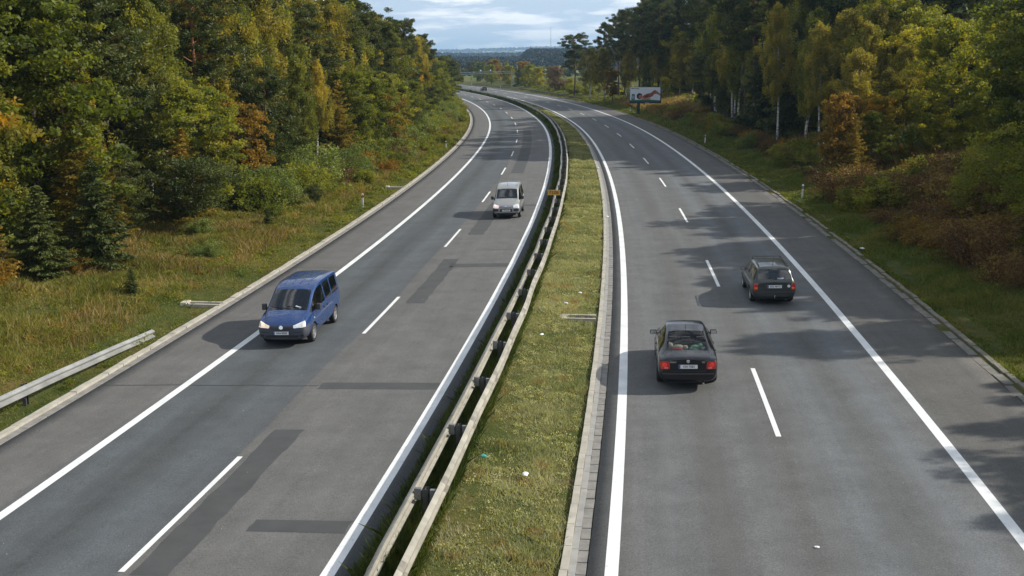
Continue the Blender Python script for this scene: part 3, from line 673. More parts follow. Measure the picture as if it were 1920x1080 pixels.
    # wheels
    for ax in (0, wb):
        for sd in (-1, 1):
            c = Vector((ax, sd*(track/2+.005), wr)); M = Matrix.Translation(c) @ Matrix.Rotation(0 if sd > 0 else math.pi, 4, 'Z')
            w_ = MB(); hw = ww/2; rr = wr*.66
            w_.lathe([(rr, -hw), (wr*.9, -hw), (wr*.985, -hw*.75), (wr, -hw*.3), (wr, hw*.3), (wr*.985, hw*.75), (wr*.9, hw), (rr, hw*.92)], 32, M)
            wo_ = w_.build('wheel', rubber, root, True)
            rb = MB(); rb.lathe([(rr+.002, hw*.9), (rr*.93, hw*.88), (rr*.86, hw*.45), (rr*.8, 0), (rr*.2, .0), (0, 0)], 32, M)
            for k in range(rim_n):
                a = 2*math.pi*k/rim_n+.3; Q = M @ Matrix.Rotation(a, 4, 'Y') @ Matrix.Translation((rr*.5, hw*.55, 0))
                rb.box((0, 0, 0), (rr*.88, .03, rr*.30 if rim_n < 8 else rr*.2), M=Q)
            rb.lathe([(0, hw*.75), (rr*.24, hw*.72), (rr*.28, hw*.4)], 14, M)
            rb.build('rim', alloy, wo_); 
            hb = MB(); hb.lathe([(0, -.01), (rr*.8, -.01), (rr*.8, .004), (0, .004)], 20, M); hb.build('brake_disc', dkplast, wo_)
    # cabin
    x0, x1 = glz['cab']; zf = .42; ib = MB(); wi = st[n//2][2]-.09
    ib.box(((x0+x1)/2, 0, zf-.08), (x1-x0, 2*wi, .1)); ib.box((x1-.18, 0, .72), (.3, 2*wi-.05, .3)); ib.box((x0+.05, 0, .6), (.06, 2*wi, .4))
    ib.build('dashboard', interior, root)
    for k, xx in enumerate(glz['seats']):
        for yy in ((-.36, .36) if k == 0 else (-.4, 0, .4)):
            q = MB(); wdt = .46 if k == 0 else .40
            q.box((xx, yy, zf+.12), (.5, wdt, .16)); q.box((xx-.27, yy, zf+.42), (.13, wdt, .58), M=Matrix.Rotation(-.2, 4, 'Y'), taper=.9); q.box((xx-.35, yy, zf+.80), (.09, .24, .17), M=Matrix.Rotation(-.2, 4, 'Y'))
            e = q.build('seat', interior, root); bv = e.modifiers.new('b', 'BEVEL'); bv.width = .03; bv.segments = 2
    ub = MB(); ub.box(((st[0][0]+st[-1][0])/2, 0, .24), (st[-1][0]-st[0][0]-.5, wi*1.5, .10)); ub.build('underbody', interior, root)
    # place: origin of the car's frame is the rear axle centre on the road, x forward
    th = heading(s)+math.pi/2+(math.pi if nose_dir < 0 else 0)+hd
    c = P(s, o); ca = math.atan(.029)*(1 if nose_dir > 0 else -1)
    root.matrix_world = Matrix.Translation(c+Vector((0, 0, .004))) @ Matrix.Rotation(th, 4, 'Z') @ Matrix.Rotation(-ca, 4, 'X')
    return P_
def plate(C, text, x, z, tilt, front, w=.52, h=.11):
    r = C['root']; mb = MB(); mb.box((0, 0, 0), (.012, w, h)); p = mb.build('number_plate', platem, r)
    p.location = (x, 0, z); p.rotation_euler = (0, tilt, 0 if front else math.pi)
    mb = MB(); mb.box((.005, -w/2+.022, 0), (.006, .04, h*.94)); mb.build('blue_strip', blue_eu, p)
    mb = MB(); mb.box((-.004, 0, 0), (.012, w+.02, h+.02)); mb.build('plate_holder', dkplast, p)
    t = text_mesh(text, h*.82, inkm, 'plate_lettering', .0015); t.parent = p
    t.matrix_local = Matrix.Translation((.0075, .02, 0)) @ Matrix(((0, 0, 1, 0), (1, 0, 0, 0), (0, 1, 0, 0), (0, 0, 0, 1)))
def badge(C, x, z, r, tilt, kind, front):
    e = MB(); M = Matrix.Rotation(R(90), 4, 'Z'); 
    if kind == 'ring':
        e.lathe([(r*.82, -.008), (r, -.008), (r, .01), (r*.82, .012), (r*.82, -.008)], 24, M.inverted())
        for a, b in (((-.45, .7), (0, .05)), ((.45, .7), (0, .05)), ((-.7, .25), (-.32, -.7)), ((-.32, -.7), (0, .0)), ((0, 0), (.32, -.7)), ((.32, -.7), (.7, .25))):
            A, B = Vector((0, a[0]*r, a[1]*r)), Vector((0, b[0]*r, b[1]*r)); d = B-A; e.box((A+B)/2, (.014, r*.16, d.length), M=d.to_track_quat('Z', 'X').to_matrix().to_4x4())
        e.lathe([(0, -.006), (r*.82, -.006)], 20, M)
    elif kind == 'chevron':
        for dz in (0, r*.55):
            for sg_ in (-1, 1): e.box((0, sg_*r*.42, dz-r*.2), (.02, r*1.0, r*.28), M=Matrix.Rotation(-sg_*.65, 4, 'X'))
    else: e.lathe([(0, -.01), (r, -.01), (r, .01), (0, .012)], 20, M)
    b = e.build('emblem', chrome, C['root']); b.location = (x, 0, z); b.rotation_euler = (0, tilt, 0 if front else math.pi)
def mirrors(C, x, y, z, m, sz=(.12, .2, .16)):
    for sd in (-1, 1):
        bm = bmesh.new(); bmesh.ops.create_cube(bm, size=1); 
        for v in bm.verts: v.co = Vector((v.co.x*sz[0]*(1 if v.co.z < 0 else .8), v.co.y*sz[1], v.co.z*sz[2]))
        me = bpy.data.meshes.new('m'); bm.to_mesh(me); bm.free(); e = link('wing_mirror', me, m, C['root']); e.location = (x, sd*(y+sz[1]/2-.01), z)
        bv = e.modifiers.new('b', 'BEVEL'); bv.width = .035; bv.segments = 3
        q = MB(); q.box((x, sd*(y-.03), z-.05), (.06, .12, .05)); a = q.build('mirror_arm', dkplast, C['root'])
        q = MB(); q.box((-sz[0]*.47, 0, 0), (.012, sz[1]*.8, sz[2]*.75)); q.build('mirror_glass', chrome, e)
def wiper(C, pts, m=None):
    q = MB(); t = C['tree']; ps = []
    for x, y in pts:
        h, n_, _, _ = t.ray_cast(Vector((x, y, 3)), Vector((0, 0, -1))); ps.append(h+n_*.02)
    q.tube(ps, .009, 5); q.build('wiper', m or dkplast, C['root'])
def seam(C, d, pts, w=.012, mt=None):
    for a, b in zip(pts[:-1], pts[1:]):
        dx, dz = b[0]-a[0], b[1]-a[1]; L = math.hypot(dx, dz) or 1; nx, nz = -dz/L*w/2, dx/L*w/2
        C['patch']('panel_gap', [(a[0]-nx, a[1]-nz), (b[0]-nx, b[1]-nz), (b[0]+nx, b[1]+nz), (a[0]+nx, a[1]+nz)], d, mt or dkplast, .001, .001, 8, 1, mirror=True)
def antenna(C, x, z, L=.35, lean=-.35):
    q = MB(); q.tube([(x, 0, z), (x+lean*L, 0, z+L*.9)], [.012, .004], 5); q.build('aerial', dkplast, C['root'])
# ---- black saloon (rear view) : x measured from rear axle
pb = paintm('black_car_paint', (.004, .0045, .008), .0, .14, .0)
St = [(-1.10, .36, .66, .73, .55, .70, .86, .58, .93), (-1.05, .27, .74, .80, .56, .765, .90, .64, .975), (-.86, .24, .78, .845, .56, .80, .93, .68, 1.00), (-.50, .22, .79, .865, .57, .82, .935, .64, 1.035),
      (-.05, .2, .80, .87, .57, .82, .94, .60, 1.24), (.38, .2, .80, .87, .57, .82, .94, .555, 1.395), (.95, .2, .80, .87, .57, .82, .935, .56, 1.445), (1.03, .2, .8, .87, .57, .82, .935, .56, 1.448), (1.55, .2, .8, .87, .57, .82, .93, .55, 1.42), (1.80, .2, .8, .87, .57, .82, .92, .555, 1.37),
      (2.18, .2, .8, .87, .57, .815, .91, .60, 1.17), (2.55, .2, .8, .865, .56, .80, .89, .66, .955), (3.05, .2, .79, .85, .54, .78, .83, .62, .88), (3.38, .22, .75, .80, .5, .74, .74, .58, .77), (3.55, .28, .66, .70, .46, .64, .60, .5, .63)]
SA = car('black_saloon', 'black saloon car seen from behind, soft toys in its rear window, driving away', 'car', St,
         {3: 'W', 4: 'W', 5: 'S', 7: 'S', 8: 'S', 9: 'WQ', 10: 'WQ', 'cowl': 2.5, 'cab': (-.3, 2.3), 'seats': (1.35, .45), 'clear_rear': True}, pb, 2.70, .315, .205, 1.51, 22.3, 1.84, 0, doors=[(5, 7), (7, 10)], bump_r=(-.8, .52), bump_f=(3.2, .5))
Cq = SA['patch']; Cq('tail_light', [(.50, .655), (.765, .66), (.765, .885), (.52, .87)], 'r', taill, .014, mirror=True, rnd=.25)
for c in (1, -1):
    Cq('reversing_lamp', [(.56*c, .67), (.66*c, .67), (.66*c, .72), (.56*c, .72)], 'r', mat('lamp_pink%d' % c, (.55, .2, .16), .2), .018)
Cq('number_recess', [(-.33, .62), (.33, .62), (.36, .82), (-.36, .82)], 'r', pb, .004)
Cq('tail_lamp_lens', [(.58, .72), (.72, .72), (.72, .85), (.58, .85)], 'r', mat('bright_red_lens', (.6, .03, .02), .12, coat=1, emit=(1, .05, .03, .12)), .022, mirror=True, rnd=1.0)
Cq('boot_gap', [(-.5, .595), (.5, .595), (.5, .605), (-.5, .605)], 'r', dkplast, .002, nv=1)
Cq('bumper_strip', [(-.72, .505), (.72, .505), (.72, .545), (-.72, .545)], 'r', dkplast, .02)
plate(SA, '1E4 7581', -1.125, .735, .0, False); badge(SA, -1.112, .885, .045, 0, 'ring', False)
for yy, tx in ((.42, 'PASSAT'), (-.42, 'TDI')):
    t = text_mesh(tx, .055, chrome, 'boot_lettering', .002); t.parent = SA['root']; t.matrix_local = Matrix.Translation((-1.118, yy, .86)) @ Matrix.Rotation(math.pi, 4, 'Z') @ Matrix(((0, 0, 1, 0), (1, 0, 0, 0), (0, 1, 0, 0), (0, 0, 0, 1)))
mirrors(SA, 1.98, .82, .97, pb, (.13, .21, .14)); antenna(SA, .42, 1.43, .22)
seam(SA, 'l', [(1.0, .35), (1.0, .9)]); seam(SA, 'l', [(.2, .55), (.3, .9)]); seam(SA, 'l', [(2.1, .35), (2.15, .88)])
seam(SA, 't', [(-.52, .66), (-.98, .62)]); Cq('side_strip', [(.35, .53), (2.4, .53), (2.4, .575), (.35, .575)], 'l', dkplast, .012, mirror=True)
Cq('door_handle', [(.32, .80), (.5, .80), (.5, .835), (.32, .835)], 'l', pb, .03, mirror=True); Cq('door_handle', [(1.15, .80), (1.33, .80), (1.33, .835), (1.15, .835)], 'l', pb, .03, mirror=True)
Cq('headlight', [(.42, .58), (.66, .56), (.66, .68), (.42, .70)], 'f', headl, .01, mirror=True)
q = MB(); q.tube([(-1.0, -.42, .27), (-1.16, -.42, .26)], .03, 10); q.build('exhaust', chrome, SA['root'])
q = MB(); q.box((-.02, 0, .93), (.75, 1.25, .03)); q.build('parcel_shelf', rough_mat('shelf_felt', (.05, .06, .06), (.08, .09, .09), 9), SA['root'])
# toys on the shelf
def blobs(name, label, cat, items, loc, group=None):
    r = empty(name, (0, 0, 0)); tag(r, label, cat, group); r.matrix_world = SA['root'].matrix_world @ Matrix.Translation(loc)
    for nm, parts_, col in items:
        bm = bmesh.new()
        for (x, y, z, a, b, c) in parts_:
            g0 = bmesh.ops.create_icosphere(bm, subdivisions=2, radius=1)['verts']
            for v in g0: v.co = Vector((v.co.x*a+x, v.co.y*b+y, v.co.z*c+z))
        me = bpy.data.meshes.new(nm); bm.to_mesh(me); bm.free(); link(nm, me, rough_mat('plush_'+nm+name, col, tuple(min(1, q_*1.3) for q_ in col), 20, .95, 0, .8), r, True)
blobs('plush_toy', 'beige plush toy with a red outfit lying in the rear window of the black saloon', 'toy',
      [('fur', [(.0, .0, .10, .10, .17, .075), (.03, .22, .14, .08, .08, .09), (.0, -.2, .09, .08, .09, .07), (-.02, .26, .2, .03, .03, .04), (.08, .25, .2, .03, .03, .04)], (.45, .40, .30)),
       ('outfit', [(-.07, .06, .06, .06, .14, .05), (-.09, -.06, .04, .05, .08, .045)], (.55, .05, .06))], (-.12, .24, .94))
blobs('plush_toy', 'pale green plush toy lying in the rear window of the black saloon', 'toy',
      [('fur', [(.0, .0, .10, .09, .15, .07), (.0, -.14, .13, .07, .08, .08), (-.05, .12, .06, .06, .07, .05)], (.22, .42, .26)),
       ('outfit', [(-.06, .02, .05, .05, .1, .04), (-.03, -.22, .07, .06, .06, .06)], (.45, .55, .52))], (-.12, -.26, .94))
# ---- dark grey estate (rear view)
pg = paintm('grey_car_paint', (.026, .034, .035), .4, .28, .08)
St = [(-.95, .36, .64, .70, .52, .68, .80, .62, .90), (-.90, .26, .70, .77, .54, .745, .86, .66, .945), (-.84, .24, .74, .80, .55, .77, .90, .66, .985), (-.62, .22, .76, .825, .56, .785, .905, .60, 1.36), (-.48, .21, .77, .84, .56, .79, .91, .585, 1.415),
      (-.42, .21, .77, .84, .56, .79, .91, .585, 1.42), (.25, .2, .77, .845, .56, .79, .91, .59, 1.44), (.33, .2, .77, .845, .56, .79, .91, .59, 1.44), (1.0, .2, .77, .845, .56, .79, .905, .585, 1.43), (1.08, .2, .77, .845, .56, .79, .905, .585, 1.43), (1.62, .2, .77, .845, .56, .79, .90, .57, 1.37),
      (1.98, .2, .77, .845, .56, .785, .89, .60, 1.17), (2.36, .2, .77, .84, .55, .775, .87, .65, .94), (2.85, .2, .75, .82, .53, .75, .80, .6, .85), (3.18, .22, .71, .77, .5, .71, .71, .56, .74), (3.32, .28, .62, .67, .46, .62, .58, .5, .61)]
ES = car('grey_estate_car', 'dark grey estate car with roof rails seen from behind, beside the right edge line', 'car', St,
         {2: 'W', 3: '', 5: 'S', 7: 'S', 9: 'S', 10: 'WQ', 11: 'WQ', 'cowl': 2.3, 'cab': (-.75, 2.1), 'seats': (1.25, .35)}, pg, 2.52, .29, .18, 1.42, 32.9, 5.62, .0, doors=[(7, 9), (9, 11)], bump_r=(-.75, .55), bump_f=(3.0, .5))
Cq = ES['patch']; Cq('tail_light', [(.61, .60), (.76, .60), (.74, .86), (.61, .86)], 'r', taill, .014, mirror=True, rnd=.15)
Cq('indicator', [(.63, .66), (.74, .66), (.73, .71), (.63, .71)], 'r', amber, .02, mirror=True)
Cq('bumper_strip', [(-.72, .50), (.72, .50), (.74, .56), (-.74, .56)], 'r', dkplast, .025); Cq('number_recess', [(-.34, .67), (.34, .67), (.34, .82), (-.34, .82)], 'r', dkplast, .006)
plate(ES, 'SOL 48-73', -.985, .745, -.05, False); Cq('round_sticker', [(-.58, .70), (-.47, .70), (-.47, .81), (-.58, .81)], 'r', mat('sticker_white', (.75, .77, .8), .5), .004, rnd=1.0)
Cq('window_sticker', [(-.35, 1.0), (-.1, 1.0), (-.1, 1.06), (-.35, 1.06)], 'r', mat('sticker_pale', (.4, .45, .52), .5), .004, rnd=.6)
mirrors(ES, 1.75, .79, .95, pg, (.13, .19, .14)); seam(ES, 'l', [(1.04, .35), (1.04, .88)]); seam(ES, 'l', [(.2, .6), (.29, .88)]); seam(ES, 'l', [(1.95, .35), (1.95, .86)])
Cq('side_strip', [(.35, .5), (2.2, .5), (2.2, .55), (.35, .55)], 'l', dkplast, .015, mirror=True)
for y0 in (-1, 1):
    q = MB(); q.tube([(-.42, y0*.53, 1.415), (-.36, y0*.53, 1.475), (1.4, y0*.53, 1.475), (1.5, y0*.53, 1.39)], .018, 6); q.build('roof_rail', dkplast, ES['root'])
q = MB(); q.tube([(1.45, .53, 1.47), (1.45, -.53, 1.47)], .014, 6); q.build('roof_bar', dkplast, ES['root'])
antenna(ES, -.3, 1.43, .3, -.5); q = MB(); q.tube([(-.9, 0, .33), (-1.04, 0, .32), (-1.06, 0, .39)], .02, 8); q.tube([(-1.06, 0, .39), (-1.06, 0, .43)], .028, 8); q.build('tow_bar', chrome, ES['root'])
q = MB(); q.tube([(-.8, -.42, .25), (-1.0, -.42, .24)], .028, 8); q.build('exhaust', dkplast, ES['root']); wiper(ES, [(-.84, .05), (-.80, -.3)])
Cq('headlight', [(.40, .54), (.62, .52), (.62, .64), (.40, .66)], 'f', headl, .01, mirror=True)
# ---- blue high-roofed van (front view, coming towards the camera)
pbl = paintm('blue_car_paint', (.011, .050, .185), .25, .24, .06)
greyb = rough_mat('grey_bumper_plastic', (.045, .052, .07), (.065, .072, .092), 5, .5, 0, .1)
St = [(-.84, .36, .70, .76, .6, .76, 1.05, .68, 1.62), (-.80, .28, .76, .83, .6, .82, 1.05, .71, 1.72), (-.70, .25, .80, .87, .6, .855, 1.06, .72, 1.79), (-.50, .23, .82, .895, .6, .87, 1.06, .72, 1.805), (.30, .22, .82, .90, .6, .875, 1.05, .72, 1.82), (.38, .22, .82, .90, .6, .875, 1.05, .72, 1.82),
      (1.12, .22, .82, .90, .6, .875, 1.04, .715, 1.82), (1.22, .22, .82, .90, .6, .875, 1.04, .71, 1.815), (1.70, .22, .82, .90, .6, .87, 1.03, .69, 1.75), (1.95, .22, .82, .90, .6, .865, 1.02, .68, 1.64), (2.35, .22, .82, .895, .59, .855, 1.01, .70, 1.37),
      (2.78, .22, .82, .89, .58, .84, .99, .735, 1.085), (3.12, .22, .80, .875, .56, .81, .93, .68, .985), (3.40, .23, .77, .845, .52, .76, .83, .60, .87), (3.50, .25, .72, .80, .48, .70, .74, .56, .78), (3.56, .30, .60, .68, .45, .60, .62, .5, .66)]
VN = car('blue_van', 'blue high roofed van with grey front bumper coming towards the camera on the left', 'van', St,
         {3: 'S', 5: 'S', 7: 'S', 8: 'S', 9: 'WQ', 10: 'WQ', 'cowl': 2.7, 'cab': (-.6, 2.6), 'seats': (1.5, .5), 'bfm': greyb, 'brm': greyb}, pbl, 2.69, .315, .2, 1.53, 28.85, -11.30, .0, nose_dir=-1, doors=[(5, 7), (7, 10)], bump_f=(3.05, .64), bump_r=(-.7, .5), rim_n=6)
Cq = VN['patch']; a_ = Cq('headlight', [(.42, .655), (.80, .68), (.76, .86), (.40, .735)], 'f', headl, .012, mirror=True, rnd=.12)
a_[1].data.materials[0] = warmlamp; tag(a_[1], 'headlight glowing warm yellow')
Cq('indicator', [(.70, .70), (.78, .71), (.75, .83), (.69, .80)], 'f', mat('indicator_clear', (.7, .66, .6), .2), .018, mirror=True)
Cq('grille', [(-.41, .625), (.41, .625), (.40, .725), (-.40, .725)], 'f', dkplast, .010)
for zz in (.645, .675, .705): Cq('grille_bar', [(-.38, zz), (.38, zz), (.38, zz+.008), (-.38, zz+.008)], 'f', greyb, .018, nv=1)
Cq('air_intake', [(-.55, .34), (.55, .34), (.58, .42), (-.58, .42)], 'f', interior, .008); Cq('bumper_groove', [(.4, .50), (.72, .52), (.72, .54), (.4, .52)], 'f', interior, .006, mirror=True)
Cq('fog_lamp', [(.62, .37), (.74, .37), (.74, .44), (.62, .44)], 'f', interior, .01, mirror=True)
plate(VN, '5A4 8528', 3.60, .50, 0, True); badge(VN, 3.575, .685, .068, -.25, 'ring', True)
mirrors(VN, 2.32, .875, 1.12, dkplast, (.13, .17, .22)); wiper(VN, [(2.72, .62), (2.62, 0), (2.66, -.05)]); wiper(VN, [(2.72, -.02), (2.62, -.6)])
seam(VN, 'l', [(1.17, .36), (1.17, 1.0)]); seam(VN, 'l', [(2.52, .40), (2.56, .98)]); seam(VN, 'l', [(.34, .62), (.34, 1.0)]); seam(VN, 'l', [(-.45, .93), (1.1, .93)], .015)
Cq('door_handle', [(1.3, .90), (1.5, .90), (1.5, .94), (1.3, .94)], 'l', dkplast, .03, mirror=True); Cq('door_handle', [(.95, .90), (1.1, .90), (1.1, .94), (.95, .94)], 'l', dkplast, .03, mirror=True)
Cq('side_strip', [(.38, .46), (2.3, .46), (2.3, .52), (.38, .52)], 'l', pbl, .014, mirror=True); Cq('wing_repeater', [(2.60, .80), (2.68, .80), (2.68, .83), (2.60, .83)], 'l', headl, .01, mirror=True)
seam(VN, 't', [(2.78, .68), (3.38, .55)])
for yy in (-.42, -.14, .14, .42): Cq('roof_rib', [(-.4, yy-.015), (1.6, yy-.015), (1.6, yy+.015), (-.4, yy+.015)], 't', pbl, .012, nu=14, nv=2)
Cq('tail_light', [(.66, .8), (.78, .8), (.74, 1.2), (.64, 1.2)], 'r', taill, .012, mirror=True)
Cq('windscreen_paper', [(2.72, .45), (2.66, .25), (2.60, .25), (2.66, .45)], 't', mat('paper', (.55, .58, .6), .6), .003)
# ---- silver van (front view)
ps = paintm('silver_car_paint', (.40, .405, .39), .55, .33)
St = [(-.62, .36, .68, .73, .6, .73, 1.05, .64, 1.62), (-.58, .28, .73, .79, .6, .785, 1.05, .66, 1.72), (-.48, .25, .77, .83, .6, .815, 1.06, .67, 1.77), (-.30, .23, .79, .855, .6, .83, 1.06, .67, 1.785), (.42, .22, .79, .86, .6, .835, 1.05, .67, 1.80), (.50, .22, .79, .86, .6, .835, 1.05, .67, 1.80),
      (1.20, .22, .79, .86, .6, .835, 1.04, .665, 1.80), (1.30, .22, .79, .86, .6, .835, 1.04, .66, 1.795), (1.72, .22, .79, .86, .6, .83, 1.03, .65, 1.73), (1.95, .22, .79, .86, .6, .825, 1.03, .64, 1.63), (2.28, .22, .79, .855, .59, .82, 1.02, .66, 1.38),
      (2.62, .22, .79, .85, .58, .80, 1.0, .70, 1.12), (3.00, .22, .77, .84, .56, .78, .92, .64, 1.01), (3.28, .23, .75, .82, .52, .74, .83, .58, .88), (3.40, .25, .71, .78, .48, .68, .74, .54, .79), (3.46, .30, .60, .66, .45, .58, .62, .48, .68)]
BV = car('silver_van', 'silver high roofed family van coming towards the camera in the lane beside the guard rail', 'van', St,
         {3: 'S', 5: 'S', 7: 'S', 8: 'S', 9: 'WQ', 10: 'WQ', 'cowl': 2.6, 'cab': (-.4, 2.4), 'seats': (1.5, .5), 'bfm': ps, 'brm': dkplast}, ps, 2.69, .305, .19, 1.48, 58.25, -6.72, 0.0, nose_dir=-1, doors=[(5, 7), (7, 10)], bump_f=(3.05, .58), bump_r=(-.5, .5), rim_n=6)
Cq = BV['patch']; a_ = Cq('headlight', [(.44, .64), (.77, .66), (.74, .86), (.42, .80)], 'f', headl, .014, mirror=True, rnd=.3)
a_[1].data.materials[0] = mat('pinkish_lit_headlight', (.85, .72, .68), .2, emit=(1, .8, .74, .4))
Cq('bumper_corner', [(.45, .46), (.77, .46), (.77, .62), (.45, .60)], 'f', dkplast, .02, mirror=True, rnd=.2)
Cq('upper_grille', [(-.40, .685), (.40, .685), (.38, .77), (-.38, .77)], 'f', mat('grille_plum', (.06, .05, .08), .5), .012)
for zz in (.70, .735): Cq('grille_bar', [(-.38, zz), (.38, zz), (.38, zz+.014), (-.38, zz+.014)], 'f', chrome, .022, nv=1)
Cq('lower_grille', [(-.38, .43), (.38, .43), (.36, .60), (-.36, .60)], 'f', dkplast, .012); Cq('lower_skirt', [(-.7, .27), (.7, .27), (.7, .37), (-.7, .37)], 'f', interior, .012)
plate(BV, '2P6 4419', 3.50, .51, 0, True); badge(BV, 3.48, .755, .07, -.2, 'chevron', True)
mirrors(BV, 2.18, .84, 1.12, dkplast, (.13, .17, .20)); wiper(BV, [(2.6, .6), (2.5, 0)]); wiper(BV, [(2.6, -.02), (2.5, -.6)])
seam(BV, 'l', [(1.25, .36), (1.25, 1.0)]); seam(BV, 'l', [(2.45, .40), (2.5, .98)]); Cq('side_strip', [(.38, .42), (2.25, .42), (2.25, .52), (.38, .52)], 'l', dkplast, .02, mirror=True)
seam(BV, 't', [(1.0, .0), (1.0, .55)], .03); antenna(BV, 1.55, 1.78, .25, .5)
for y0 in (-1, 1):
    q = MB(); q.tube([(-.3, y0*.60, 1.775), (-.22, y0*.60, 1.83), (1.5, y0*.60, 1.83), (1.6, y0*.60, 1.755)], .016, 6); q.build('roof_rail', ps, BV['root'])
# ---- far dark car
pf = paintm('far_dark_paint', (.012, .02, .03), .3, .3)
St = [(-.80, .36, .64, .72, .52, .70, .86, .62, .95), (-.74, .26, .72, .80, .55, .77, .90, .66, 1.0), (-.45, .22, .76, .83, .56, .79, .92, .62, 1.36), (-.2, .21, .77, .85, .56, .79, .93, .60, 1.45), (.6, .2, .77, .85, .56, .79, .93, .60, 1.48), (1.3, .2, .77, .85, .56, .79, .92, .58, 1.43), (1.75, .2, .77, .85, .56, .785, .91, .62, 1.2), (2.2, .2, .77, .84, .55, .775, .88, .66, .97), (2.9, .2, .75, .82, .53, .75, .82, .6, .86), (3.2, .28, .62, .70, .46, .62, .62, .5, .66)]
FC = car('dark_hatchback', 'tiny dark car driving away at the far bend of the right carriageway', 'car', St, {1: 'W', 3: 'S', 4: 'S', 5: 'WQ', 6: 'WQ', 'cowl': 2.15, 'cab': (-.5, 2), 'seats': (1.2, .4)}, pf, 2.5, .3, .19, 1.46, 337.5, 2.1, 0.0)
Cq = FC['patch']; Cq('tail_light', [(.58, .62), (.74, .62), (.72, .82), (.58, .82)], 'r', taill, .014, mirror=True); plate(FC, '4P2 1180', -.84, .7, 0, False)
mirrors(FC, 1.85, .8, .95, pf)
# ---------------------------------------------------------------- vegetation: meshes
RG = np.random.default_rng(11)
def unit(n, rg):
    v = rg.normal(0, 1, (n, 3)); return v/np.linalg.norm(v, axis=1)[:, None]
def leaves(C, size, rg, elong=1.5, U=None, v=None, tri=False, width=None, name='crown'):
    """rhombus leaf sprays; C (n,3) centres, size (n,) half length, U preferred long axis"""
    n = len(C)
    if U is None: U = unit(n, rg)
    X = unit(n, rg); Vv = np.cross(U, X); Vv /= np.linalg.norm(Vv, axis=1)[:, None]+1e-9
    s = size[:, None] if hasattr(size, '__len__') else size
    w = s/elong
    Q = np.stack([C-U*s, C-Vv*w+U*s*.15, C+U*s, C+Vv*w+U*s*.1], 1).reshape(-1, 3)
    if v is None: v = rg.random(n)
    return npmesh(name, Q, 4, v)
def tubes(mb, pts, r0, r1, n=6): mb.tube(pts, [r0+(r1-r0)*i/(len(pts)-1) for i in range(len(pts))], n)
